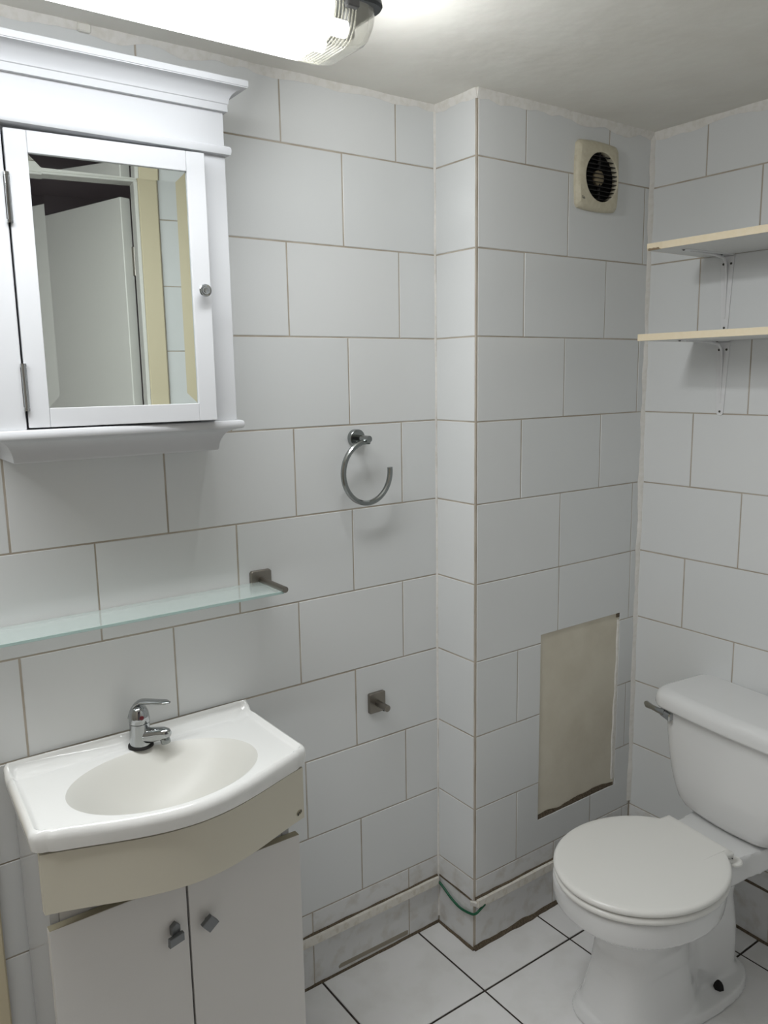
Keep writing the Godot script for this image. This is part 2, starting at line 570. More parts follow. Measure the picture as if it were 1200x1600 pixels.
	structure(obj("trim_2", bead(Vector3(0, CEIL, 0), Vector3(0, CEIL, COL_Z), Vector3(0, -1, 0), Vector3(-1, 0, 0), 0.018, 0.005, 4), M.plaster), "short plaster bead above the column's narrow face", "trim")
	structure(obj("trim_3", bead(Vector3(0, CEIL, COL_Z), Vector3(RIGHT_X, CEIL, COL_Z), Vector3(0, -1, 0), Vector3(0, 0, 1), 0.022, 0.006, 5), M.plaster), "plaster bead above the column's wide face", "trim")
	structure(obj("trim_4", bead(Vector3(RIGHT_X, CEIL, COL_Z), Vector3(RIGHT_X, CEIL, FRONT_Z), Vector3(0, -1, 0), Vector3(-1, 0, 0), 0.018, 0.005, 6), M.plaster), "plaster bead above the toilet wall tiles", "trim")
	structure(obj("trim_5", bead(Vector3(RIGHT_X, 0.22, COL_Z), Vector3(RIGHT_X, CEIL, COL_Z), Vector3(-1, 0, 0), Vector3(0, 0, 1), 0.012, 0.006, 7), M.plaster), "vertical sealant bead in the corner beside the toilet", "trim")
	structure(obj("trim_6", bead(Vector3(-0.0005, 0.02, 0), Vector3(-0.0005, CEIL, 0), Vector3(-1, 0, 0), Vector3(0, 0, 1), 0.0035, 0.003, 8), M.plaster), "thin vertical joint where sink wall meets column", "trim")
	structure(obj("trim_13", box_geo(Vector3(-0.834, 2.153, -0.002), Vector3(-0.810, CEIL, 0.009), 0.0025), M.ceiling_paint), "small plaster lump between lamp and wall above the cabinet", "trim")
	# brown grime along the foot of the walls
	structure(obj("trim_7", bead(Vector3(-0.56, 0, 0), Vector3(0, 0, 0), Vector3(0, 1, 0), Vector3(0, 0, 1), 0.006, 0.004, 11), M.grime), "dirty joint at the foot of the sink wall", "trim")
	structure(obj("trim_8", bead(Vector3(0, 0, 0), Vector3(0, 0, COL_Z), Vector3(0, 1, 0), Vector3(-1, 0, 0), 0.005, 0.005, 12), M.grime), "dirty joint at the foot of the column's narrow face", "trim")
	structure(obj("trim_9", bead(Vector3(0, 0, COL_Z), Vector3(RIGHT_X, 0, COL_Z), Vector3(0, 1, 0), Vector3(0, 0, 1), 0.013, 0.006, 13), M.grime), "thick brown dirty joint at the foot of the column's wide face", "trim")
	structure(obj("trim_10", bead(Vector3(RIGHT_X, 0, COL_Z), Vector3(RIGHT_X, 0, FRONT_Z), Vector3(0, 1, 0), Vector3(-1, 0, 0), 0.006, 0.005, 14), M.grime), "dirty joint at the foot of the toilet wall", "trim")
	structure(obj("trim_11", bead(Vector3(RIGHT_X, 0.1515, COL_Z), Vector3(RIGHT_X, 0.1515, FRONT_Z), Vector3(0, 1, 0), Vector3(-1, 0, 0), 0.006, 0.002, 15), M.grime), "brown glue line low on the toilet wall", "trim")
	structure(obj("trim_12", bead(Vector3(0, 0.146, 0.004), Vector3(0, 0.142, COL_Z), Vector3(0, 1, 0), Vector3(-1, 0, 0), 0.004, 0.0015, 16), M.grime), "brown glue line across the column's narrow face", "trim")
	# slot-like strip of old mastic just above the floor
	var sl := Geo.new()
	sl.plate(PackedVector2Array([Vector2(-0.337, 0.0135), Vector2(-0.112, 0.0095), Vector2(-0.110, 0.021), Vector2(-0.116, 0.0235), Vector2(-0.331, 0.0255), Vector2(-0.338, 0.021)]), -0.004, 0.0006, 0.0004)
	obj("mastic_strip", sl, M.old_mastic, wa)
	# door frame and open door, seen in the mirror
	var fr := obj("door_frame", box_geo(Vector3(dr, 0, FRONT_Z - 0.016), Vector3(dr + 0.058, CEIL - 0.005, FRONT_Z + 0.002), 0.003), M.cream_paint)
	structure(fr, "cream painted door frame reflected in the cabinet mirror", "door frame")
	obj("jamb", box_geo(Vector3(dr - 0.012, 0, FRONT_Z - 0.012), Vector3(dr, dtop, FRONT_Z + 0.052), 0.002), M.door_paint, fr)
	obj("head_jamb", box_geo(Vector3(dl, dtop - 0.003, FRONT_Z - 0.010), Vector3(dr, dtop + 0.004, FRONT_Z + 0.052), 0.002), M.door_paint, fr)
	obj("head_casing", box_geo(Vector3(dl, dtop + 0.004, FRONT_Z - 0.006), Vector3(dr, CEIL - 0.002, FRONT_Z + 0.002), 0.002), M.door_paint, fr)
	var leaf := obj("door_1", box_geo(Vector3(0, 0.012, -0.018), Vector3(0.72, 2.098, 0.018), 0.002), M.door_paint)
	structure(leaf, "open grey-white door leaf reflected in the cabinet mirror", "door")
	leaf.position = Vector3(-0.60, 0, 1.405)
	leaf.rotation.y = -deg_to_rad(115.0)
	for hy in [0.3, 1.1, 1.86]:
		obj("hinge", box_geo(Vector3(-0.012, hy, -0.022), Vector3(0.004, hy + 0.09, -0.012), 0.001), M.brushed_steel, leaf)
	# the dim hall the photograph was taken from
	var hx0 := -2.6; var hx1 := 0.4; var hz0 := FRONT_Z + 0.05; var hz1 := 3.2; var hc := 2.45
	structure(obj("wall_hall_far", box_geo(Vector3(hx0 - 0.1, -0.1, hz1), Vector3(hx1 + 0.1, hc + 0.1, hz1 + 0.1), 0.0005), M.hall_paint), "far wall of the dim hall", "wall")
	var hl := Geo.new()  # wall opening invented so the grey background can light the hall
	hl.box(Vector3(hx0 - 0.1, -0.1, hz0), Vector3(hx0, hc + 0.1, 1.75), 0.0005)
	hl.box(Vector3(hx0 - 0.1, -0.1, 2.65), Vector3(hx0, hc + 0.1, hz1), 0.0005)
	hl.box(Vector3(hx0 - 0.1, 2.1, 1.749), Vector3(hx0, hc + 0.1, 2.651), 0.0005)
	structure(obj("wall_hall_left", hl, M.hall_paint), "left wall of the dim hall with an added opening for background light", "wall")
	structure(obj("wall_hall_right", box_geo(Vector3(hx1, -0.1, hz0), Vector3(hx1 + 0.1, hc + 0.1, hz1), 0.0005), M.hall_paint), "right wall of the dim hall", "wall")
	var hn := Geo.new()
	hn.box(Vector3(LEFT_X - 0.12, CEIL + 0.1, hz0 - 0.02), Vector3(RIGHT_X + 0.12, hc + 0.1, hz0), 0.0005)
	hn.box(Vector3(hx0 - 0.1, -0.1, hz0 - 0.02), Vector3(LEFT_X - 0.119, hc + 0.1, hz0), 0.0005)
	structure(obj("wall_hall_near", hn, M.hall_paint), "hall side of the bathroom wall", "wall")
	structure(obj("ceiling_hall", box_geo(Vector3(hx0, hc, hz0), Vector3(hx1, hc + 0.1, hz1), 0.0005), M.hall_paint), "ceiling of the dim hall", "ceiling")
	structure(obj("floor_hall", box_geo(Vector3(hx0, -0.12, hz0), Vector3(hx1, 0, hz1), 0.0005), M.hall_floor), "floor of the dim hall", "floor")
	# cream board at the far left, mostly out of the picture
	var bd := obj("wooden_board", box_geo(Vector3(-1.2, 0.0, 0.0015), Vector3(-1.107, 1.0, 0.014), 0.003), M.cream_paint)
	tag(bd, "cream painted board standing against the tiles at the left picture edge", "board")

func area_of(p: PackedVector2Array) -> float:
	var s := 0.0
	for i in p.size():
		s += p[i].cross(p[(i + 1) % p.size()])
	return s * 0.5

# an irregular bead from a to b in the corner between two planes; p and n point away from the corner along them
func bead(a: Vector3, b: Vector3, p: Vector3, n: Vector3, w: float, h: float, seed_: int) -> Geo:
	var fn := FastNoiseLite.new()
	fn.seed = seed_
	fn.frequency = 7.0
	fn.fractal_octaves = 3
	var g := Geo.new()
	var steps := int(clampf(a.distance_to(b) / 0.008, 6, 220))
	var rings := []
	for i in steps + 1:
		var s := float(i) / steps
		var c := a.lerp(b, s)
		var l := a.distance_to(b) * s
		var ww := w * clampf(1.0 + 0.7 * fn.get_noise_2d(l, 0.0), 0.45, 1.6)
		var hh := h * clampf(1.0 + 0.8 * fn.get_noise_2d(l, 9.0), 0.35, 1.9)
		rings.append(PackedVector3Array([c - n * 0.002 - p * 0.002, c + n * hh - p * 0.001, c + n * hh * 0.75 + p * ww * 0.45, c + n * 0.0007 + p * ww, c - n * 0.002 + p * ww * 0.9]))
	g.loft(rings)
	return g

# ------------------------------------------------------------------ ceiling lamp
func lamp_section(x: float, y: float, hz: float, cz: float) -> PackedVector3Array:
	return PackedVector3Array([Vector3(x, y, cz - hz), Vector3(x, y, cz + hz)])

func build_lamp() -> void:
	var cz := 0.412
	var t := thing("ceiling_lamp", "long fluorescent batten lamp with glowing ribbed diffuser on the ceiling", "lamp", Vector3(-1.235, CEIL, cz))
	var x1 := 0.735       # half length
	# dark housing: rounded plan, flared to the rim
	var g := Geo.new()
	var rings := []
	for r in [[-0.001, x1 - 0.035, 0.055], [-0.022, x1 - 0.02, 0.062], [-0.036, x1, 0.078], [-0.064, x1 + 0.004, 0.082], [-0.068, x1 + 0.002, 0.080]]:
		rings.append(plan_ring(r[0], r[1], r[2], 0.03))
	g.loft(rings)
	obj("housing", g, M.lamp_housing, t)
	# glowing diffuser, the middle stretch
	var d := Geo.new()
	var xs := 0.640
	var sec := [[-0.068, 0.076], [-0.086, 0.0745], [-0.106, 0.068], [-0.122, 0.055], [-0.127, 0.04]]
	rings = []
	for sx in [-xs, xs]:
		var ring := PackedVector3Array()
		for s in sec: ring.append(Vector3(sx, s[0], s[1]))
		for k in range(sec.size() - 1, -1, -1): ring.append(Vector3(sx, sec[k][0], -sec[k][1]))
		rings.append(ring)
	d.loft(rings)
	obj("diffuser", d, M.lamp_glow, t)
	# clear moulded ends with tube ends and holders inside
	for e in [-1.0, 1.0]:
		var c := Geo.new()
		rings = []
		for r in [[xs + 0.001, 1.0], [xs + 0.040, 1.0], [xs + 0.060, 0.95], [xs + 0.078, 0.80], [xs + 0.088, 0.58], [xs + 0.092, 0.3]]:
			var ring := PackedVector3Array()
			var f: float = r[1]
			for s in sec: ring.append(Vector3(e * r[0], -0.068 + (s[0] + 0.068) * f, s[1] * (0.35 + 0.65 * f)))
			for k in range(sec.size() - 1, -1, -1): ring.append(Vector3(e * r[0], -0.068 + (sec[k][0] + 0.068) * f, -sec[k][1] * (0.35 + 0.65 * f)))
			rings.append(ring)
		c.loft(rings)
		var cap := obj("clear_end", c, M.clear_plastic, t)
		for rib in 7:
			var rx: float = xs + 0.004 + rib * 0.006
			var rg := Geo.new()
			var pts := []
			for s in sec: pts.append(Vector3(e * rx, s[0] * 0.985, s[1] * 0.985))
			for k in range(sec.size() - 1, -1, -1): pts.append(Vector3(e * rx, sec[k][0] * 0.985, -sec[k][1] * 0.985))
			rg.tube(pts, 0.0012, 5)
			obj("rib", rg, M.clear_plastic, cap)
		for z in [-0.034, 0.034]:
			obj("tube_holder", box_geo(Vector3(e * (xs + 0.052) - 0.006, -0.108, z - 0.009), Vector3(e * (xs + 0.052) + 0.006, -0.066, z + 0.009), 0.002), M.lamp_holder, t)
			var tu := Geo.new()
			tu.tube([Vector3(e * (xs + 0.002), -0.096, z), Vector3(e * (xs + 0.045), -0.096, z)], 0.0125, 16)
			obj("tube_end", tu, M.lamp_glow, t)
	for x in [-0.5, 0.0, 0.667]:
		for z in [-1.0, 1.0]:
			var k := Geo.new()
			k.box(Vector3(x - 0.011, -0.084, z * 0.082 - 0.006), Vector3(x + 0.011, -0.034, z * 0.082 + 0.006), 0.002)
			obj("latch", k, M.lamp_holder, t)

func plan_ring(y: float, hx: float, hz: float, r: float) -> PackedVector3Array:
	var out := PackedVector3Array()
	for c in [[1, 1, 0.0], [-1, 1, 0.25], [-1, -1, 0.5], [1, -1, 0.75]]:
		for k in 7:
			var an: float = TAU * (c[2] + 0.25 * k / 6.0)
			out.append(Vector3(c[0] * (hx - r) + cos(an) * r, y, c[1] * (hz - r) + sin(an) * r))
	return out

# ------------------------------------------------------------------ mirror cabinet
func moulding(prof: Array, xl: float, xr: float, zf: float) -> Geo:      # profile of (overhang, y) carried round the front and both sides
	var g := Geo.new()
	var rings := []
	for p in prof:
		var o: float = p[0]
		rings.append(PackedVector3Array([Vector3(xl - o, p[1], 0.002), Vector3(xl - o, p[1], zf + o), Vector3(xr + o, p[1], zf + o), Vector3(xr + o, p[1], 0.002)]))
	g.loft(rings)
	return g

func build_cabinet() -> void:
	var xl := -1.058
	var xr := -0.625
	var zf := 0.15
	var w: Material = M.white_lacquer
	var t := thing("mirror_cabinet", "white wooden wall cabinet with a mirror door standing slightly open", "cabinet", Vector3(-0.8415, 1.394, 0))
	var o := t.position
	var put := func(called: String, g: Geo, m: Material) -> MeshInstance3D:
		return obj(called, g, m, t, -o)
	var body := Geo.new()
	body.box(Vector3(xl, 1.452, 0.002), Vector3(xl + 0.016, 1.945, zf - 0.018), 0.001)
	body.box(Vector3(xr - 0.016, 1.452, 0.002), Vector3(xr, 1.945, zf - 0.018), 0.001)
	body.box(Vector3(xl, 1.452, 0.002), Vector3(xr, 1.945, 0.008), 0.001)
	body.box(Vector3(xl, 1.928, 0.002), Vector3(xr, 1.945, zf - 0.018), 0.001)
	put.call("carcass", body, w)
	put.call("face_stile", box_geo(Vector3(xl, 1.452, zf - 0.018), Vector3(-1.0095, 1.938, zf), 0.0015), w)
	put.call("face_stile", box_geo(Vector3(-0.672, 1.452, zf - 0.018), Vector3(xr, 1.938, zf), 0.0015), w)
	put.call("inner_shelf", box_geo(Vector3(xl + 0.016, 1.69, 0.008), Vector3(xr - 0.016, 1.702, zf - 0.03), 0.001), w)
	put.call("ledge", moulding([[-0.002, 1.9365], [0.006, 1.9375], [0.0075, 1.942], [0.0075, 1.949], [0.005, 1.952], [-0.002, 1.9525]], xl, xr, zf + 0.004), w)
	put.call("frieze", moulding([[-0.001, 1.9525], [-0.001, 2.016]], xl, xr, zf), w)
	var cr := [[0.0, 2.0125], [0.006, 2.013], [0.006, 2.025], [0.0075, 2.0265]]
	for k in 9:
		var a := PI / 2 * k / 8.0
		cr.append([0.0075 + 0.0245 * (1.0 - cos(a)), 2.0265 + 0.0245 * sin(a)])
	cr.append_array([[0.034, 2.051], [0.034, 2.0525], [0.0352, 2.053], [0.0352, 2.063], [0.034, 2.064]])
	put.call("crown_moulding", moulding(cr, xl, xr, zf), w)
	put.call("sill", moulding([[0.004, 1.4365], [0.0075, 1.438], [0.009, 1.442], [0.009, 1.447], [0.0075, 1.451], [0.004, 1.4525]], xl, xr, zf + 0.004), w)
	var va := [[0.002, 1.4365]]
	for k in 9:
		var a := PI / 2 * k / 8.0
		va.append([-0.004 - 0.024 * sin(a) * 0.9 - 0.003 * k / 8.0, 1.434 - 0.034 * (1.0 - cos(a)) - 0.003 * k / 8.0])
	va.append_array([[-0.030, 1.3945], [-0.033, 1.394]])
	put.call("valance", moulding(va, xl, xr, zf), w)
	# the door, hung on its left edge and a few degrees open
	var door := Node3D.new()
	var dw := 0.329
	var y0 := 1.4555
	var y1 := 1.9295
	var sw := 0.034
	var panel := Geo.new()
	panel.box(Vector3(sw - 0.006, y0 + sw - 0.006, -0.014), Vector3(dw - sw + 0.006, y1 - sw + 0.006, -0.009), 0.0005)
	door = obj("door", panel, w, t, Vector3(-1.006, 0, zf) - o)
	door.rotation.y = -deg_to_rad(4.5)
	obj("stile", box_geo(Vector3(0, y0, -0.016), Vector3(sw, y1, 0.0), 0.0009), w, door)
	obj("stile", box_geo(Vector3(dw - sw, y0, -0.016), Vector3(dw, y1, 0.0), 0.0009), w, door)
	obj("rail", box_geo(Vector3(sw + 0.0003, y0, -0.016), Vector3(dw - sw - 0.0003, y0 + sw - 0.002, -0.0003), 0.0006), w, door)
	obj("rail", box_geo(Vector3(sw + 0.0003, y1 - sw, -0.016), Vector3(dw - sw - 0.0003, y1, -0.0003), 0.0006), w, door)
	# mirror with a bevelled margin
	var mx0 := sw; var mx1 := dw - sw; var my0 := y0 + sw - 0.002; var my1 := y1 - sw
	var bv := 0.0195
	var zi := -0.0066; var zo := zi + bv * tan(deg_to_rad(2.45))
	var mg := Geo.new()
	var c0 := [Vector3(mx0, my0, zo), Vector3(mx1, my0, zo), Vector3(mx1, my1, zo), Vector3(mx0, my1, zo)]
	var c1 := [Vector3(mx0 + bv, my0 + bv, zi), Vector3(mx1 - bv, my0 + bv, zi), Vector3(mx1 - bv, my1 - bv, zi), Vector3(mx0 + bv, my1 - bv, zi)]
	var back := []
	for p in c0: back.append(Vector3(p.x, p.y, -0.0088))
	mg.loft([PackedVector3Array(back), PackedVector3Array(c0), PackedVector3Array(c1)])
	var mi := obj("mirror", mg.mesh(0.3), M.mirror_silver, door)
	mi.set_meta("label", "bevelled mirror glass")
	var kn := Geo.new()
	kn.lathe([Vector2(0.0045, -0.001), Vector2(0.0045, 0.010), Vector2(0.0105, 0.012), Vector2(0.0115, 0.0145), Vector2(0.0105, 0.017), Vector2(0.0075, 0.0165), Vector2(0.0070, 0.0178), Vector2(0.0045, 0.0178), Vector2(0.0042, 0.0195), Vector2(0.001, 0.020)], Transform3D(Basis(Vector3.RIGHT, PI / 2), Vector3(dw - 0.0155, 1.690, 0)), 28)
	obj("knob", kn, M.chrome, door)
	for hy in [1.823, 1.523]:
		var h := Geo.new()
		h.tube([Vector3(-0.001, hy - 0.034, 0.0025), Vector3(-0.001, hy + 0.034, 0.0025)], 0.0040, 12)
		h.tube([Vector3(-0.001, hy - 0.039, 0.0025), Vector3(-0.001, hy - 0.034, 0.0025)], 0.0050, 12)
		h.tube([Vector3(-0.001, hy + 0.034, 0.0025), Vector3(-0.001, hy + 0.039, 0.0025)], 0.0050, 12)
		h.box(Vector3(-0.006, hy - 0.033, -0.001), Vector3(0.004, hy + 0.033, 0.0006), 0.0003)
		obj("hinge", h, M.chrome, door)

# ------------------------------------------------------------------ washbasin cabinet
func front_z(x: float) -> float:      # plan of the basin's bowed front
	var s := clampf(absf(x + 0.826) / 0.262, 0.0, 1.0)
	var c := cos(s * PI / 2)
	return 0.281 + 0.068 * pow(c, 1.35) + 0.004 * (1.0 - s)

func bowed(x0: float, x1: float, y0: float, y1: float, inset: float, thick: float) -> Geo:
	var g := Geo.new()
	var rings := []
	for i in 41:
		var x := lerpf(x0, x1, i / 40.0)
		var z := front_z(x) - inset
		rings.append(PackedVector3Array([Vector3(x, y0, z - thick), Vector3(x, y0, z - 0.001), Vector3(x, y0 + 0.001, z), Vector3(x, y1, z), Vector3(x, y1, z - thick)]))
	g.loft(rings)
	return g

func build_vanity() -> void:
	var t := thing("vanity_cabinet", "white two-door cabinet with a bowed cream fascia under the washbasin", "cabinet", Vector3(-0.826, 0, 0))
	var o := t.position
	var xl := -1.062
	var xr := -0.590
	obj("side_panel", box_geo(Vector3(xl, 0.085, 0.002), Vector3(xl + 0.016, 0.7615, 0.229), 0.0008), M.melamine_gloss, t, -o)
	obj("side_panel", box_geo(Vector3(xr - 0.016, 0.085, 0.002), Vector3(xr, 0.7615, 0.229), 0.0008), M.melamine_gloss, t, -o)
	var inner := Geo.new()
	inner.box(Vector3(xl + 0.016, 0.085, 0.004), Vector3(xr - 0.016, 0.101, 0.227), 0.0008)
	inner.box(Vector3(xl + 0.0165, 0.50, 0.213), Vector3(xr - 0.0165, 0.66, 0.2285), 0.0008)
	inner.box(Vector3(xl + 0.016, 0.101, 0.004), Vector3(xr - 0.016, 0.65, 0.008), 0.0008)
	obj("carcass", inner, M.melamine_white, t, -o)
	obj("plinth", box_geo(Vector3(xl + 0.01, 0.0, 0.02), Vector3(xr - 0.01, 0.085, 0.19), 0.0008), M.melamine_white, t, -o)
	var fa := obj("fascia", bowed(-1.076, -0.577, 0.652, 0.7618, 0.0095, 0.016), M.fascia_cream, t, -o)
	fa.set_meta("label", "cream bowed fascia")
	# maker's badge at the fascia's right end
	var bx := -0.5905
	var bz := front_z(bx) - 0.0091
	var slope := atan2(front_z(bx + 0.006) - front_z(bx - 0.006), 0.012)
	var bb := Basis(Vector3.UP, -slope)
	var el := PackedVector2Array()
	for k in 24: el.append(Vector2(cos(TAU * k / 24) * 0.0075, sin(TAU * k / 24) * 0.0052))
	var bg := Geo.new()
	bg.plate(el, -0.001, 0.0005, 0.0002)
	var badge := obj("badge", bg, M.melamine_edge, fa)
	badge.transform = Transform3D(bb, Vector3(bx, 0.6705, bz))
	var tm := TextMesh.new()
	tm.text = "gef"
	tm.font = SystemFont.new()
	tm.font.font_names = PackedStringArray(["Droid Sans"])
	tm.font.font_weight = 700
	tm.font_size = 16
	tm.pixel_size = 0.00052
	tm.depth = 0.0003
	var lt := MeshInstance3D.new()
	lt.mesh = tm
	lt.material_override = M.print_black
	lt.name = "badge_lettering"
	fa.add_child(lt)
	lt.transform = Transform3D(bb * Basis(Vector3.BACK, 0.2), Vector3(bx, 0.6705, bz) + bb * Vector3(0, 0, 0.0006))
	# doors
	for d in [[-1.068, -0.8235, 0.0], [-0.8195, -0.577, 0.0]]:
		var g := Geo.new()
		g.box(Vector3(d[0], 0.1, 0.2325), Vector3(d[1], 0.6035, 0.2500), 0.0008)
		var dr := obj("door", g, M.melamine_white, t, -o)
		obj("edge_band", box_geo(Vector3(d[0] + 0.0005, 0.6035, 0.2328), Vector3(d[1] - 0.0005, 0.6041, 0.2497), 0.0002), M.melamine_edge, dr)
		var left: bool = d[0] < -1.0
		if not left:
			var kn := Geo.new()
			kn.tube([Vector3(0, 0, 0), Vector3(0, 0, 0.014)], 0.004, 10)
			kn.plate(PackedVector2Array([Vector2(-0.0125, -0.0125), Vector2(0.0125, -0.0125), Vector2(0.0125, 0.0125), Vector2(-0.0125, 0.0125)]), 0.012, 0.021, 0.0012)
			var k := obj("knob", kn, M.knob_grey, dr)
			k.transform = Transform3D(Basis(Vector3.BACK, deg_to_rad(38)), Vector3(-0.7865, 0.5045, 0.25))
		else:
			# its square cap hangs bent down from a stub
			var kn := Geo.new()
			kn.plate(PackedVector2Array([Vector2(-0.007, -0.012), Vector2(0.010, -0.012), Vector2(0.010, 0.005), Vector2(0.003, 0.0125), Vector2(-0.007, 0.005)]), 0.0, 0.010, 0.001)
			kn.plate(PackedVector2Array([Vector2(-0.0175, -0.0265), Vector2(0.0125, -0.0225), Vector2(0.0125, -0.0065), Vector2(-0.0165, -0.0095)]), 0.011, 0.020, 0.001)
			kn.box(Vector3(-0.005, -0.015, 0.004), Vector3(0.008, -0.009, 0.012), 0.0005)
			var k := obj("knob", kn, M.knob_grey, dr)
			k.set_meta("label", "bent grey square knob")
			k.transform = Transform3D(Basis(Vector3.UP, 0.12), Vector3(-0.853, 0.5165, 0.25))

# ------------------------------------------------------------------ washbasin
func build_basin() -> void:
	var N := 208
	var xl := -1.089
	var xr := -0.563
	# outline with rounded corners
	var poly := PackedVector2Array()
	var rc := 0.022
	for k in 9:
		var a := PI + PI / 2 * k / 8.0
		poly.append(Vector2(xl + rc + cos(a) * rc + 0.011, 0.002 + 0.012 + sin(a) * 0.012))
	for k in 9:
		var a := -PI / 2 + PI / 2 * k / 8.0
		poly.append(Vector2(xr - rc + cos(a) * rc - 0.004, 0.002 + 0.012 + sin(a) * 0.012))
	var zr := front_z(xr)
	for k in 9:
		var a := PI / 2 * k / 8.0
		poly.append(Vector2(xr - rc + cos(a) * rc, zr - rc + sin(a) * rc))
	for k in range(1, 60):
		var x := lerpf(xr - rc, xl + rc, k / 60.0)
		poly.append(Vector2(x, front_z(x)))
	for k in 9:
		var a := PI / 2 + PI / 2 * k / 8.0
		poly.append(Vector2(xl + rc + cos(a) * rc, zr - rc + sin(a) * rc))
	# cast from the bowl's middle to the outline
	var c := Vector2(-0.8267, 0.193)
	var out := PackedVector2Array()
	var ell := PackedVector2Array()
	for i in N:
		var an := TAU * i / N
		var dir := Vector2(cos(an) * 0.2, sin(an) * 0.14).normalized()
		var best := 9.0
		for j in poly.size():
			var hit = Geometry2D.segment_intersects_segment(c, c + dir * 1.0, poly[j], poly[(j + 1) % poly.size()])
			if hit != null: best = minf(best, c.distance_to(hit))
		out.append(c + dir * best)
		var r := 1.0 / sqrt(pow(dir.x / 0.1817, 2) + pow(dir.y / 0.1275, 2))
		ell.append(c + dir * r)
	var rings := []
	var add := func(f: Callable) -> void:
		var ring := PackedVector3Array()
		for i in N: ring.append(f.call(i))
		rings.append(ring)
	var deck := func(p: Vector2, edge: float) -> float:      # height of the top surface; edge = distance to the outline
		var y := 0.7965
		y += 0.0085 * (1.0 - smoothstep(0.010, 0.0205, edge))           # rolled rim
		y += 0.012 * (1.0 - smoothstep(0.016, 0.031, p.y))              # upstand at the wall
		y -= 0.002 * smoothstep(0.03, 0.04, p.y) * (1.0 - smoothstep(0.044, 0.06, p.y))
		y += 0.004 * (1.0 - smoothstep(0.018, 0.034, p.y)) * (1.0 - smoothstep(0.004, 0.02, minf(p.x - xl - 0.01, xr - 0.004 - p.x)))
		return y
	# underside, apron, outer roll
	add.call(func(i): return v3(out[i] + (c - out[i]).normalized() * 0.05, 0.7635))
	add.call(func(i): return v3(out[i] + (c - out[i]).normalized() * 0.010, 0.765))
	add.call(func(i): return v3(out[i] + (c - out[i]).normalized() * 0.003, 0.768))
	for k in 7:
		var a := -0.4 + 1.8 * k / 6.0
		add.call(func(i):
			var p: Vector2 = out[i] + (c - out[i]).normalized() * 0.013 * (1.0 - cos(a))
			var top: float = deck.call(p, 0.004)
			return v3(p, top - 0.016 * (1.0 - sin(a)) if a > 0.0 else top - 0.016 + 0.012 * sin(a) * 2.0))
	for e in [0.013, 0.017, 0.021, 0.025]:
		add.call(func(i):
			var d: float = out[i].distance_to(ell[i])
			var p: Vector2 = out[i] + (ell[i] - out[i]).normalized() * minf(e, d * (0.35 + e * 18.0))
			return v3(p, deck.call(p, e)))
	for f in [0.25, 0.4, 0.55, 0.7, 0.82, 0.92]:
		add.call(func(i):
			var s: Vector2 = out[i] + (ell[i] - out[i]).normalized() * minf(0.026, 0.83 * out[i].distance_to(ell[i]))
			var p: Vector2 = s.lerp(ell[i], f)
			return v3(p, deck.call(p, p.distance_to(out[i]))))
	add.call(func(i): return v3(ell[i], deck.call(ell[i], 0.03) - 0.0003))
	add.call(func(i): return v3(ell[i] + (out[i] - ell[i]).normalized() * 0.001, 0.785))
	rings.append(rings[0])
	var g := Geo.new()
	g.loft(rings, false)
	var t := thing("washbasin", "white ceramic washbasin with an oval bowl and bowed front", "washbasin", Vector3(-0.826, 0.762, 0))
	obj("rim", g.mesh(50.0), M.porcelain, t, -t.position)
	# the bowl, a darker cream than the rim: inner face, then its outer face back up
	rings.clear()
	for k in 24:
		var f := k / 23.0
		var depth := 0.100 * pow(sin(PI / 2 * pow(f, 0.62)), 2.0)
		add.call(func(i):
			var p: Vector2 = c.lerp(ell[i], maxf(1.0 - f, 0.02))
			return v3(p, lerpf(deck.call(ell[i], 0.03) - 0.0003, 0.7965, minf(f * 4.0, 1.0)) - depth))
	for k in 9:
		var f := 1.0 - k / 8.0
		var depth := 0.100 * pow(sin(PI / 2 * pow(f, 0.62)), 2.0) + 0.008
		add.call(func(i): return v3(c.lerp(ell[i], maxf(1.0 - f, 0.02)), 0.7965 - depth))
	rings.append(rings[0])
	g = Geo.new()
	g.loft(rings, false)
	var b := obj("bowl", g.mesh(50.0), M.porcelain_cream, t, -t.position)
	b.set_meta("label", "oval bowl in a darker cream than the rim")
	var dr := Geo.new()
	dr.lathe([Vector2(0.0, 0.0), Vector2(0.020, 0.0), Vector2(0.021, 0.002), Vector2(0.016, 0.003), Vector2(0.012, 0.0015), Vector2(0.001, 0.0015)], Transform3D(Basis(), Vector3(c.x, 0.6975, c.y)), 24)
	obj("drain", dr, M.chrome, t, -t.position)

func v3(p: Vector2, y: float) -> Vector3:
	return Vector3(p.x, y, p.y)

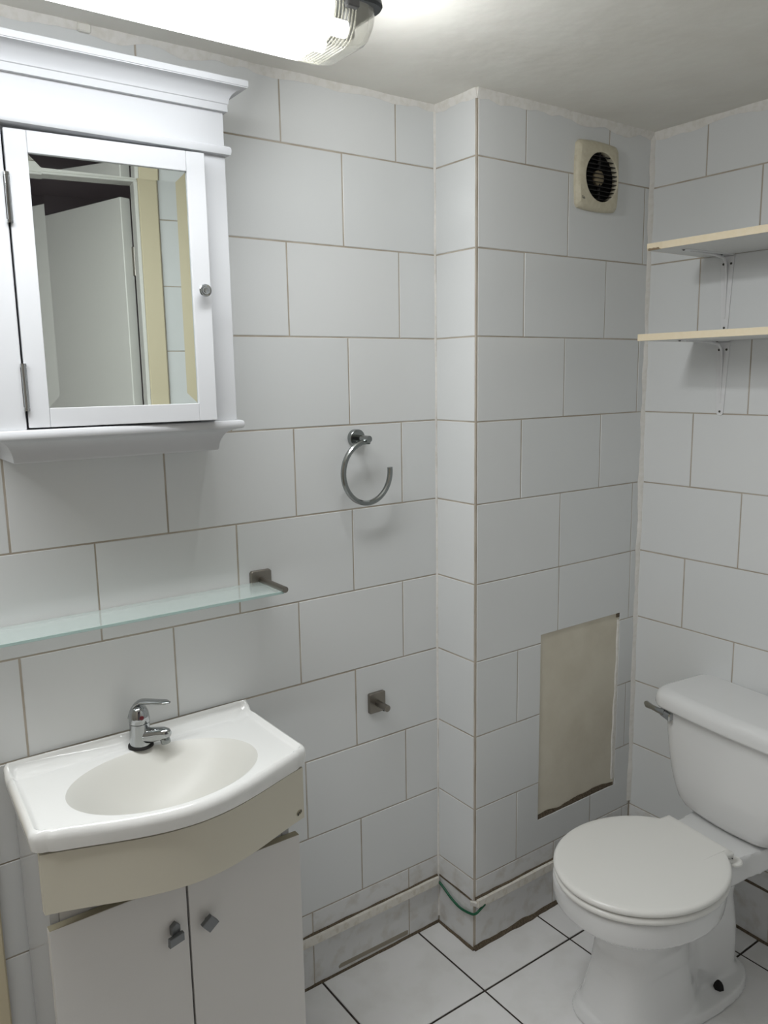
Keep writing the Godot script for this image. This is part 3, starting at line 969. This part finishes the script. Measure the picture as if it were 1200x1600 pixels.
# ------------------------------------------------------------------ mixer tap
func build_faucet() -> void:
	var t := thing("mixer_tap", "chrome single-lever mixer tap on the washbasin", "tap", Vector3(-0.826, 0.7962, 0.052))
	t.rotation.y = deg_to_rad(40)      # swung to the right
	var b := Geo.new()
	b.lathe([Vector2(0.024, 0.0), Vector2(0.0255, 0.001), Vector2(0.025, 0.005), Vector2(0.022, 0.006)], Transform3D.IDENTITY, 32)
	obj("gasket", b, M.black_rubber, t)
	b = Geo.new()
	b.lathe([Vector2(0.020, 0.004), Vector2(0.0215, 0.006), Vector2(0.0213, 0.020), Vector2(0.0203, 0.035), Vector2(0.0200, 0.050), Vector2(0.0196, 0.0515)], Transform3D.IDENTITY, 40)
	obj("body", b, M.chrome, t)
	# spout
	b = Geo.new()
	b.tube([Vector3(0, 0.022, 0.004), Vector3(0, 0.026, 0.022), Vector3(0, 0.0305, 0.040), Vector3(0, 0.033, 0.054), Vector3(0, 0.0335, 0.063), Vector3(0, 0.033, 0.0675)], [0.0165, 0.0155, 0.0140, 0.0130, 0.0105, 0.006], 24)
	var sp := obj("spout", b, M.chrome, t)
	b = Geo.new()
	b.lathe([Vector2(0.009, 0.0), Vector2(0.0098, 0.002), Vector2(0.0098, 0.010), Vector2(0.0085, 0.012)], Transform3D(Basis(Vector3.RIGHT, deg_to_rad(-12)), Vector3(0, 0.0125, 0.0575)), 24)
	obj("aerator", b, M.dark_chrome, sp)
	# lever cap and handle
	b = Geo.new()
	b.lathe([Vector2(0.0200, 0.0525), Vector2(0.0207, 0.0545), Vector2(0.0205, 0.062), Vector2(0.0190, 0.074), Vector2(0.0150, 0.083), Vector2(0.008, 0.087), Vector2(0.001, 0.088)], Transform3D.IDENTITY, 36)
	obj("lever_cap", b, M.chrome, t)
	b = Geo.new()
	var pts := []
	var rad := []
	for k in 15:
		var f := k / 14.0
		pts.append(Vector3(0, 0.062 + 0.032 * sin(minf(f * 2.1, 1.0) * PI / 2) + 0.006 * f, -0.019 + 0.088 * f * (0.35 + 0.65 * f) + 0.002))
		rad.append(lerpf(0.0125, 0.0105, f) if f < 0.93 else lerpf(0.0105, 0.004, (f - 0.93) / 0.07))
	b.tube(pts, rad, 18, Vector2(1.0, 0.45))
	obj("lever", b, M.chrome, t)
	b = Geo.new()
	b.lathe([Vector2(0.0044, 0.0), Vector2(0.0044, 0.001), Vector2(0.0036, 0.0016), Vector2(0.0005, 0.0018)], Transform3D(Basis(Vector3.UP, -0.75) * Basis(Vector3.RIGHT, PI / 2 - 0.12), Basis(Vector3.UP, -0.75) * Vector3(0, 0.067, 0.0192)), 18)
	var dot := obj("hot_mark", b, M.red_dot, t)
	dot.set_meta("label", "red dot")

# ------------------------------------------------------------------ glass shelf
func build_glass_shelf() -> void:
	var t := thing("glass_shelf", "long frosted greenish glass shelf above the washbasin", "shelf", Vector3(-0.8, 1.078, 0))
	var o := t.position
	var x0 := -1.105
	var x1 := -0.5165
	obj("glass", box_geo(Vector3(x0, 1.0755, 0.006), Vector3(x1, 1.0815, 0.112), 0.0008), M.frosted_glass, t, -o)
	obj("glass_edge", box_geo(Vector3(x0, 1.0757, 0.112), Vector3(x1, 1.0813, 0.1128), 0.0003), M.glass_edge, t, -o)
	for x in [x0, x1]:
		var g := Geo.new()
		var w := 0.0255; var h := 0.0175; var c := 0.004
		g.plate(PackedVector2Array([Vector2(-w + c, -h), Vector2(w - c, -h), Vector2(w, -h + c), Vector2(w, h - c), Vector2(w - c, h), Vector2(-w + c, h), Vector2(-w, h - c), Vector2(-w, -h + c)]), 0.0, 0.009, 0.0015)
		g.tube([Vector3(0, -0.004, 0.008), Vector3(0, -0.004, 0.119)], 0.0068, 20)
		obj("bracket", g, M.brushed_steel, t, Vector3(x, 1.0895, 0) - o)

# ------------------------------------------------------------------ towel ring and hook
func build_towel_ring() -> void:
	var t := thing("towel_ring", "open chrome towel ring on the tiled wall", "towel ring", Vector3(-0.252, 1.388, 0))
	var g := Geo.new()
	g.lathe([Vector2(0.020, 0.0), Vector2(0.0205, 0.001), Vector2(0.0205, 0.014), Vector2(0.0195, 0.015), Vector2(0.0005, 0.015)], Transform3D(Basis(Vector3.RIGHT, PI / 2), Vector3.ZERO), 36)
	obj("rose", g, M.dark_chrome, t)
	g = Geo.new()
	g.tube([Vector3(0, 0, 0.014), Vector3(0, 0, 0.062)], 0.0078, 20)
	obj("post", g, M.dark_chrome, t)
	g = Geo.new()
	var rings := []
	var R := 0.0665
	for k in 61:
		var a := deg_to_rad(lerpf(84.0, 366.0, k / 60.0))
		var rad := Vector3(cos(a), sin(a), 0)
		var c := Vector3(0.004, -0.0797, 0.045) + rad * R * Vector3(1.0, 1.09, 1.0)
		var ring := PackedVector3Array()
		for p in [[-1.0, -0.55], [-0.55, -1.0], [0.55, -1.0], [1.0, -0.55], [1.0, 0.55], [0.55, 1.0], [-0.55, 1.0], [-1.0, 0.55]]:
			ring.append(c + rad * p[0] * 0.0058 + Vector3(0, 0, p[1] * 0.0056))
		rings.append(ring)
	g.loft(rings)
	obj("ring", g.mesh(30.0), M.dark_chrome, t)

func build_hook() -> void:
	var t := thing("robe_hook", "small square robe hook on the tiled wall below the towel ring", "hook", Vector3(-0.205, 0.7135, 0))
	var g := Geo.new()
	var poly := PackedVector2Array()
	for c in [[1, 1, 0.0], [-1, 1, 0.25], [-1, -1, 0.5], [1, -1, 0.75]]:
		for k in 5:
			var an: float = TAU * (c[2] + 0.25 * k / 4.0)
			poly.append(Vector2(c[0] * 0.0205 + cos(an) * 0.004, c[1] * 0.0225 + sin(an) * 0.004))
	g.plate(poly, 0.0, 0.0095, 0.0012)
	obj("plate", g, M.brushed_steel, t)
	g = Geo.new()
	g.tube([Vector3(0, -0.002, 0.009), Vector3(0, -0.002, 0.052)], 0.0085, 22)
	var pg := obj("peg", g, M.brushed_steel, t)
	g = Geo.new()
	g.tube([Vector3(-0.003, -0.0085, 0.040), Vector3(-0.0034, -0.0112, 0.040)], 0.0028, 10)
	obj("grub_screw", g, M.dark_gap, pg)

# ------------------------------------------------------------------ extractor fan
func build_fan() -> void:
	var t := thing("extractor_fan", "yellowed square extractor fan with dusty round grille near the ceiling", "fan", Vector3(0.4085, 2.0255, COL_Z))
	var hc := Vector2(0.0055, -0.0025)
	var hr := 0.0605
	var n := 64
	var bulge := func(an: float, s: float) -> Vector2:      # a square with bowed-out sides
		var d := Vector2(cos(an), sin(an))
		var k := 1.0 / maxf(absf(d.x), absf(d.y))
		var p := d * k
		var b := 1.0 + 0.065 * (1.0 - pow(minf(absf(p.x), absf(p.y)), 2.0))
		return p * b * s * Vector2(0.945, 1.0)
	var rings := []
	var add := func(f: Callable) -> void:
		var ring := PackedVector3Array()
		for i in n: ring.append(f.call(TAU * (i + 0.5) / n))
		rings.append(ring)
	add.call(func(a): var p: Vector2 = bulge.call(a, 0.0800); return Vector3(p.x, p.y, -0.001))
	add.call(func(a): var p: Vector2 = bulge.call(a, 0.0800); return Vector3(p.x, p.y, 0.006))
	add.call(func(a): var p: Vector2 = bulge.call(a, 0.0785); return Vector3(p.x, p.y, 0.010))
	add.call(func(a): var p: Vector2 = bulge.call(a, 0.0725); return Vector3(p.x, p.y, 0.0165))
	add.call(func(a): var p: Vector2 = hc + Vector2(cos(a), sin(a)) * (hr + 0.003); return Vector3(p.x, p.y, 0.0195))
	add.call(func(a): var p: Vector2 = hc + Vector2(cos(a), sin(a)) * hr; return Vector3(p.x, p.y, 0.018))
	add.call(func(a): var p: Vector2 = hc + Vector2(cos(a), sin(a)) * hr; return Vector3(p.x, p.y, -0.001))
	rings.append(rings[0])
	var g := Geo.new()
	g.loft(rings, false)
	obj("frame", g, M.fan_plastic, t)
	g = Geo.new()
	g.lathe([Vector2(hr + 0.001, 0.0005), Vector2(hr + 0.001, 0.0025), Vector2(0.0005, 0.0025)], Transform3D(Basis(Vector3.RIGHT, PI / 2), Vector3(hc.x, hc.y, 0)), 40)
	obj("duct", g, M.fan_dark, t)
	g = Geo.new()
	g.lathe([Vector2(0.019, 0.002), Vector2(0.019, 0.009), Vector2(0.014, 0.0125), Vector2(0.001, 0.0135)], Transform3D(Basis(Vector3.RIGHT, PI / 2), Vector3(hc.x, hc.y, 0)), 28)
	obj("hub", g, M.fan_hub, t)
	for k in 11:
		var y := -0.052 + k * 0.0104
		var hw := sqrt(maxf(hr * hr - y * y, 0.0)) + 0.0005
		g = Geo.new()
		g.begin()
		var ring0 := PackedVector3Array(); var ring1 := PackedVector3Array()
		for p in [[0.0035, -0.0025], [0.0048, -0.0012], [0.0182, -0.0048], [0.0170, -0.0062]]:
			ring0.append(Vector3(hc.x - hw, hc.y + y + p[1] + 0.003, p[0]))
			ring1.append(Vector3(hc.x + hw, hc.y + y + p[1] + 0.003, p[0]))
		g.loft([ring0, ring1])
		obj("slat", g, M.fan_dust, t)
	obj("crossbar", box_geo(Vector3(hc.x - 0.002, hc.y - hr, 0.004), Vector3(hc.x + 0.002, hc.y + hr, 0.012), 0.0005), M.fan_dust, t)
	var tm := TextMesh.new()
	tm.text = "Lur"
	tm.font = SystemFont.new()
	tm.font.font_names = PackedStringArray(["Droid Sans"])
	tm.font.font_weight = 700
	tm.font_size = 16
	tm.pixel_size = 0.0006
	tm.depth = 0.0004
	var lt := MeshInstance3D.new()
	lt.mesh = tm
	lt.material_override = M.print_black
	lt.name = "lettering"
	t.add_child(lt)
	lt.transform = Transform3D(Basis(Vector3.RIGHT, -0.06) * Basis(Vector3.UP, 0.05), Vector3(-0.0585, -0.0575, 0.0176))

# ------------------------------------------------------------------ wall shelves
func build_shelves() -> void:
	var spec := [[1.8215, 0.322, "upper white shelf with a chipped cream edge band on the right wall"], [1.6072, 0.303, "lower white shelf with cream edge band on the right wall"]]
	for i in 2:
		var y: float = spec[i][0]
		var z0: float = spec[i][1]
		var z1 := 1.02
		var t := thing("wall_shelf", spec[i][2], "shelf", Vector3(RIGHT_X, y, 0.66), "melamine shelves on the right wall")
		var o := t.position
		var xf := 0.402
		obj("board", box_geo(Vector3(xf, y, z0), Vector3(RIGHT_X - 0.0005, y + 0.016, z1), 0.0006), M.shelf_board, t, -o)
		var e := Geo.new()
		e.box(Vector3(xf - 0.0012, y - 0.0002, z0 + (0.038 if i == 0 else 0.0)), Vector3(xf, y + 0.0162, z1), 0.0003)
		if i == 0:      # the band's lower half has broken off at the corner, leaving rough board
			var rings := []
			for k in 13:
				var f := k / 12.0
				var z := z0 - 0.001 + f * 0.040
				var dip: float = 0.0015 * absf(sin(k * 2.3)) + (0.0035 if f < 0.85 else 0.0)
				rings.append(PackedVector3Array([Vector3(xf, y + dip, z), Vector3(xf - 0.0012, y + dip, z), Vector3(xf - 0.0012, y + 0.0162, z), Vector3(xf, y + 0.0162, z)]))
			e.loft(rings)
			obj("chipped_corner", box_geo(Vector3(xf - 0.0005, y - 0.0004, z0 + 0.001), Vector3(xf + 0.003, y + 0.006, z0 + 0.037), 0.0008), M.chipboard, t, -o)
		obj("edge_band", e, M.shelf_edge, t, -o)
		obj("end_band", box_geo(Vector3(xf, y, z0 - 0.001), Vector3(RIGHT_X - 0.001, y + 0.016, z0), 0.0003), M.shelf_edge, t, -o)
		for zb in [0.386, 0.90]:
			var g := Geo.new()
			# pressed steel angle: tapering legs with a raised rib
			g.begin()
			var x := RIGHT_X
			var leg := PackedVector2Array()
			for p in [[-0.0185, -0.004], [0.0185, -0.004], [0.0100, -0.183]]: leg.append(Vector2(p[0], p[1]))
			for k in range(1, 8): leg.append(Vector2(cos(PI * k / 8) * 0.0100, -0.183 - sin(PI * k / 8) * 0.0100))
			leg.append(Vector2(-0.0100, -0.183))
			var side := Basis(Vector3(0, 0, 1), Vector3(0, 1, 0), Vector3(-1, 0, 0))
			g.plate(leg, 0.0003, 0.0022, 0.0005, Transform3D(side, Vector3(x, y, zb)))
			var arm := PackedVector2Array()
			for p in leg: arm.append(Vector2(p.x, p.y + 0.002))
			g.plate(arm, 0.0, 0.002, 0.0005, Transform3D(Basis(Vector3(0, 0, -1), Vector3(1, 0, 0), Vector3(0, -1, 0)), Vector3(x, y, zb)))
			var br := obj("bracket", g.mesh(25.0), M.bracket_white, t, -o)
			g = Geo.new()
			g.tube([Vector3(x - 0.002, y - 0.160, zb), Vector3(x - 0.004, y - 0.06, zb), Vector3(x - 0.009, y - 0.022, zb), Vector3(x - 0.022, y - 0.009, zb), Vector3(x - 0.06, y - 0.004, zb), Vector3(x - 0.160, y - 0.002, zb)], [0.0022, 0.0034, 0.0038, 0.0038, 0.0034, 0.0022], 10)
			obj("rib", g, M.bracket_white, br)
			for s in [[-0.0105, -0.023], [0.0105, -0.023], [0.0, -0.182]]:
				g = Geo.new()
				g.lathe([Vector2(0.0030, 0.0), Vector2(0.0030, 0.0010), Vector2(0.0018, 0.0018), Vector2(0.0003, 0.0018)], Transform3D(Basis(Vector3.BACK, PI / 2), Vector3(x - 0.0021, y + s[1], zb + s[0])), 12)
				obj("screw", g, M.screw, br)
			for s in [-0.03, -0.19]:
				g = Geo.new()
				g.lathe([Vector2(0.0030, 0.0), Vector2(0.0030, 0.001), Vector2(0.0018, 0.0018), Vector2(0.0003, 0.0018)], Transform3D(Basis(Vector3.RIGHT, PI), Vector3(x + s, y - 0.002, zb)), 12)
				obj("screw", g, M.screw, br)

# ------------------------------------------------------------------ access panel, cable trunking, wire
func build_panel_and_trunking() -> void:
	var x0 := 0.2385; var x1 := 0.570; var y0 := 0.2955; var y1 := 0.836
	var t := thing("access_panel", "unpainted beige access panel let into the tiled column beside the toilet", "panel", Vector3((x0 + x1) / 2, y0, COL_Z - 0.02))
	var o := t.position
	obj("board", box_geo(Vector3(x0, y0 + 0.004, COL_Z - 0.02), Vector3(x1, y1, COL_Z - 0.0035), 0.0006), M.raw_board, t, -o)
	var e := Geo.new()
	var rings := []
	for k in 25:
		var f := k / 24.0
		var y := lerpf(y0 + 0.02, y1 - 0.02, f)
		var w := 0.010 + 0.004 * sin(f * 5.0 + 0.5) + 0.0015 * sin(f * 31.0)
		rings.append(PackedVector3Array([Vector3(x1 - 0.002, y, COL_Z - 0.006), Vector3(x1 - w - 0.003, y, COL_Z - 0.0036), Vector3(x1 - w, y, COL_Z - 0.0010), Vector3(x1 - 0.001, y, COL_Z - 0.0006)]))
	e.loft(rings)
	var wl := obj("plaster_edge", e, M.plaster, t, -o)
	wl.set_meta("label", "white plaster line")
	obj("ledge", bead(Vector3(x0, y0, COL_Z - 0.003), Vector3(x1 - 0.006, y0, COL_Z - 0.003), Vector3(0, 1, 0), Vector3(0, 0, 1), 0.013, 0.0022, 19), M.grime, t, -o)
	obj("mortar_corner", box_geo(Vector3(x1 - 0.013, y1 - 0.013, COL_Z - 0.005), Vector3(x1, y1, COL_Z - 0.001), 0.001), M.grime, t, -o)
	# trunking along the sink wall
	var tr := thing("cable_trunking", "dirty white cable trunking low on the sink wall", "trunking", Vector3(-0.5, 0.13, 0), "plastic cable trunking along the skirting")
	obj("channel", box_geo(Vector3(-0.62, 0.1255, 0.0005), Vector3(-0.007, 0.146, 0.0105), 0.0006), M.trunking_pvc, tr, -tr.position)
	obj("cover", box_geo(Vector3(-0.62, 0.1250, 0.0107), Vector3(-0.010, 0.1465, 0.0125), 0.0006), M.trunking_pvc, tr, -tr.position)
	obj("dirt_line", bead(Vector3(-0.59, 0.1462, 0.0005), Vector3(-0.006, 0.1462, 0.0005), Vector3(0, 1, 0), Vector3(0, 0, 1), 0.004, 0.003, 23), M.grime, tr, -tr.position)
	tr = thing("cable_trunking", "dirty white cable trunking low on the column behind the toilet", "trunking", Vector3(0.3, 0.13, COL_Z), "plastic cable trunking along the skirting")
	obj("channel", box_geo(Vector3(0.004, 0.1285, COL_Z + 0.0005), Vector3(0.55, 0.151, COL_Z + 0.0105), 0.0006), M.trunking_pvc, tr, -tr.position)
	var cv := Geo.new()
	cv.plate(PackedVector2Array([Vector2(0.004, 0.134), Vector2(0.030, 0.134), Vector2(0.036, 0.1278), Vector2(0.55, 0.1278), Vector2(0.55, 0.1515), Vector2(0.004, 0.1515)]), 0.0107, 0.0128, 0.0005, Transform3D(Basis(), Vector3(0, 0, COL_Z)))
	obj("cover", cv, M.trunking_pvc, tr, -tr.position)
	obj("dirt_line", bead(Vector3(0.002, 0.1512, COL_Z + 0.0005), Vector3(0.55, 0.1512, COL_Z + 0.0005), Vector3(0, 1, 0), Vector3(0, 0, 1), 0.005, 0.004, 24), M.grime, tr, -tr.position)
	obj("broken_end", bead(Vector3(-0.010, 0.148, COL_Z - 0.004), Vector3(0.006, 0.142, COL_Z + 0.004), Vector3(0, -1, 0), Vector3(-0.6, 0, 0.6), 0.014, 0.006, 25), M.plaster, tr, -tr.position)
	# green wire between the two
	var g := Geo.new()
	var cu := Curve3D.new()
	for p in [Vector3(-0.022, 0.134, 0.007), Vector3(-0.008, 0.131, 0.008), Vector3(-0.0058, 0.124, 0.024), Vector3(-0.0055, 0.108, 0.060), Vector3(-0.0055, 0.100, 0.098), Vector3(-0.0055, 0.107, 0.140), Vector3(-0.001, 0.113, 0.1545), Vector3(0.010, 0.1205, 0.1575), Vector3(0.030, 0.130, 0.1575)]:
		cu.add_point(p)
	for k in cu.point_count:
		var a := cu.get_point_position(maxi(k - 1, 0)); var b := cu.get_point_position(mini(k + 1, cu.point_count - 1))
		cu.set_point_in(k, (a - b) / 6.0)
		cu.set_point_out(k, (b - a) / 6.0)
	cu.bake_interval = 0.004
	g.tube(Array(cu.get_baked_points()), 0.0034, 10)
	tag(obj("green_wire", g, M.green_pvc), "green wire sagging round the column between two trunking ends", "wire")

# ------------------------------------------------------------------ toilet
func build_toilet() -> void:
	var t := thing("toilet", "white close-coupled toilet with closed lid against the right wall", "toilet", Vector3(0.6445, 0, 0.577))
	t.rotation.y = PI - deg_to_rad(6.4)
	# local x runs from the wall to the front, local z to the far side
	var bowl := [[0.0, Vector3(0.46, 0.10, 0.075)], [0.19, Vector3(0.455, 0.105, 0.075)], [0.25, Vector3(0.460, 0.138, 0.110)], [0.280, Vector3(0.470, 0.168, 0.144)], [0.297, Vector3(0.474, 0.183, 0.160)], [0.310, Vector3(0.476, 0.200, 0.177)], [0.335, Vector3(0.476, 0.204, 0.180)], [0.358, Vector3(0.476, 0.204, 0.181)], [0.366, Vector3(0.476, 0.201, 0.178)], [0.370, Vector3(0.476, 0.194, 0.171)]]
	var ped := [[0.0, Vector3(0.462, 0.150, 0.111)], [0.010, Vector3(0.462, 0.149, 0.110)], [0.022, Vector3(0.461, 0.141, 0.102)], [0.06, Vector3(0.459, 0.132, 0.095)], [0.13, Vector3(0.457, 0.118, 0.084)], [0.19, Vector3(0.455, 0.110, 0.077)], [0.25, Vector3(0.455, 0.105, 0.075)]]
	var f := func(p: Vector3) -> float:
		var a: Vector3 = along(bowl, p.y)
		var ex := absf(p.x - a.x) / a.y
		var ez := absf(p.z + 0.010) / a.z
		var d := (pow(pow(ex, 2.15) + pow(ez, 2.15), 0.465) - 1.0) * minf(a.y, a.z) * 0.92
		d = maxf(d, 0.16 - p.y)
		var b: Vector3 = along(ped, p.y)
		ex = absf(p.x - b.x) / b.y
		ez = absf(p.z + 0.008) / b.z
		var e := (pow(pow(ex, 3.2) + pow(ez, 3.2), 0.3125) - 1.0) * minf(b.y, b.z)
		e = maxf(e, p.y - 0.24)
		d = smin(d, e, 0.022)
		# trapway behind the pedestal
		var hw := 0.062 + 0.02 * smoothstep(0.22, 0.33, p.y)
		var q := Vector2(absf(p.x - 0.262) - (0.115 - 0.03 * smoothstep(0.1, 0.3, p.y)), absf(p.z) - hw)
		var tr := Vector2(maxf(q.x + 0.04, 0), maxf(q.y + 0.04, 0)).length() - 0.04 + minf(maxf(q.x + 0.04, q.y + 0.04), 0.0)
		tr = maxf(tr, p.y - 0.34)
		d = smin(d, tr, 0.030)
		# foot
		ex = absf(p.x - 0.362) / 0.237
		ez = absf(p.z) / (0.128 - 0.35 * p.y)
		var ft := (pow(pow(ex, 2.8) + pow(ez, 2.8), 0.357) - 1.0) * 0.128
		ft = maxf(ft, p.y - 0.022)
		d = smin(d, ft, 0.020)
		# deck that carries the tank
		q = Vector2(absf(p.x - 0.175) - 0.165, absf(p.z) - (0.098 + 0.018 * smoothstep(0.22, 0.08, p.x)))
		var dk := Vector2(maxf(q.x + 0.03, 0), maxf(q.y + 0.03, 0)).length() - 0.03 + minf(maxf(q.x + 0.03, q.y + 0.03), 0.0)
		dk = maxf(maxf(dk, p.y - 0.3695), 0.325 - 0.12 * smoothstep(0.0, 0.25, p.x) * 0.2 - p.y)
		d = smin(d, dk, 0.026)
		return maxf(maxf(d, -p.y + 0.001), p.y - 0.3705)
	var body := nets(f, Vector3(-0.005, -0.006, -0.2), Vector3(0.705, 0.385, 0.2), 0.005)
	obj("bowl", body.mesh(46.0), M.toilet_ceramic, t)
	# tank: rounded, narrowing to a bowl-shaped underside
	var g := Geo.new()
	var rings := []
	for r in [[0.3705, 0.075, 0.125], [0.372, 0.104, 0.150], [0.380, 0.127, 0.168], [0.392, 0.143, 0.178], [0.41, 0.156, 0.184], [0.44, 0.167, 0.188], [0.48, 0.177, 0.191], [0.53, 0.186, 0.193], [0.60, 0.193, 0.196], [0.655, 0.197, 0.199]]:
		rings.append(tank_ring(r[0], r[1], 0.006, r[2], 0.05))
	g.loft(rings)
	obj("tank", g.mesh(50.0), M.toilet_ceramic, t)
	g = Geo.new()
	rings = []
	for r in [[0.652, -0.010, 0.004], [0.654, -0.003, 0.002], [0.660, 0.0, 0.0], [0.676, 0.0, 0.0], [0.685, -0.002, 0.001], [0.692, -0.006, 0.003], [0.697, -0.012, 0.006], [0.7005, -0.020, 0.010], [0.702, -0.028, 0.014]]:
		rings.append(tank_ring(r[0], 0.216 + r[1], 0.003 + r[2], 0.222 + r[1], 0.055))
	g.loft(rings)
	obj("tank_lid", g.mesh(50.0), M.toilet_ceramic, t)
	# seat and lid, both with a squared hinge end
	for s in [[0.3725, 0.3895, "seat", 1.0], [0.3915, 0.4085, "seat_lid", 1.006]]:
		g = Geo.new()
		rings = []
		var k: float = s[3]
		for r in [[s[0], -0.008], [s[0] + 0.002, -0.002], [s[0] + 0.006, 0.0], [s[1] - 0.007, 0.0], [s[1] - 0.003, -0.0025], [s[1] - 0.0008, -0.007], [s[1], -0.016]]:
			rings.append(seat_ring(r[0], r[1], k))
		rings.append(seat_ring(s[1] + 0.0008, -0.07, k))
		g.loft(rings)
		obj(s[2], g.mesh(45.0), M.seat_plastic, t)
	for z in [-1.0, 1.0]:
		g = Geo.new()
		g.box(Vector3(0.258, 0.372, z * 0.080 - 0.012 - 0.0115), Vector3(0.278, 0.392, z * 0.080 + 0.012 - 0.0115), 0.003)
		g.lathe([Vector2(0.021, 0.0), Vector2(0.021, 0.004), Vector2(0.018, 0.007), Vector2(0.001, 0.008)], Transform3D(Basis(), Vector3(0.256, 0.3695, z * 0.088 - 0.0115)), 24)
		var h := obj("hinge", g, M.seat_plastic, t)
		g = Geo.new()
		g.tube([Vector3(0.267, 0.384, z * 0.0915 - 0.0115), Vector3(0.267, 0.384, z * 0.0925 - 0.0115)], 0.0030, 10)
		obj("pin_hole", g, M.dark_gap, h)
		g = Geo.new()
		g.lathe([Vector2(0.0135, 0.0), Vector2(0.012, 0.008), Vector2(0.009, 0.015), Vector2(0.004, 0.021), Vector2(0.0005, 0.022)], Transform3D(Basis(Vector3.RIGHT, 0.12), Vector3(0.262, 0.020, z * 0.085)), 7)
		obj("floor_bolt", g, M.dark_gap, t)
	# flush lever on the far side of the tank front
	g = Geo.new()
	g.plate(PackedVector2Array([Vector2(-0.016, -0.008), Vector2(0.014, -0.016), Vector2(0.017, -0.013), Vector2(0.017, 0.006), Vector2(-0.016, 0.011)]), -0.01, 0.014, 0.003, Transform3D(Basis(Vector3(0, 0, -1), Vector3(0, 1, 0), Vector3(1, 0, 0)), Vector3(0.199, 0.6365, 0.163)))
	var lv := obj("flush_lever", g, M.chrome, t)
	g = Geo.new()
	g.tube([Vector3(0.209, 0.639, 0.166), Vector3(0.211, 0.640, 0.188), Vector3(0.210, 0.641, 0.206), Vector3(0.207, 0.641, 0.228), Vector3(0.205, 0.641, 0.236)], [0.009, 0.0075, 0.0075, 0.010, 0.005], 10, Vector2(0.6, 1.0))
	obj("lever_arm", g, M.chrome, lv)

func tank_ring(y: float, hz: float, x0: float, x1: float, r: float) -> PackedVector3Array:
	var out := PackedVector3Array()
	r = minf(r, minf(hz, (x1 - x0) / 2) * 0.9)
	var rb := minf(r, 0.02)
	for k in 9:
		var a := PI / 2 * k / 8.0
		out.append(Vector3(x1 - r + cos(a) * r, y, hz - r + sin(a) * r))
	for k in 5:
		var a := PI / 2 + PI / 2 * k / 4.0
		out.append(Vector3(x0 + rb + cos(a) * rb, y, hz - rb + sin(a) * rb))
	for k in 5:
		var a := PI + PI / 2 * k / 4.0
		out.append(Vector3(x0 + rb + cos(a) * rb, y, -hz + rb + sin(a) * rb))
	for k in 9:
		var a := -PI / 2 + PI / 2 * k / 8.0
		out.append(Vector3(x1 - r + cos(a) * r, y, -hz + r + sin(a) * r))
	for k in range(1, 8):      # slightly bowed front
		var f := k / 8.0
		out.append(Vector3(x1 + 0.006 * sin(f * PI), y, lerpf(-hz + r, hz - r, f)))
	return out

func seat_ring(y: float, grow: float, k: float) -> PackedVector3Array:
	var out := PackedVector3Array()
	var c := Vector2(0.478, -0.018)
	var a := 0.2125 * k + grow
	var b := 0.184 * k + grow
	var n := 72
	var tab := 0.0975 + clampf(grow, -0.012, 0.0)
	var tc := 0.018 * 0.35      # the tab sits a little off the oval's middle
	var xb := 0.2685 - clampf(grow, -0.03, 0.0) * 0.7
	var a0 := PI - asin(clampf((tab + tc) / b, 0.0, 1.0))
	var a1 := -PI + asin(clampf((tab - tc) / b, 0.0, 1.0))
	for i in n + 1:      # an oval, cut off by the tab
		var an := lerpf(a1, a0, float(i) / n)
		out.append(Vector3(c.x + cos(an) * a, y, c.y + sin(an) * b))
	out.append(Vector3(minf(xb, out[n].x - 0.001), y, out[n].z))
	out.append(Vector3(minf(xb, out[0].x - 0.001), y, out[0].z))
	return out
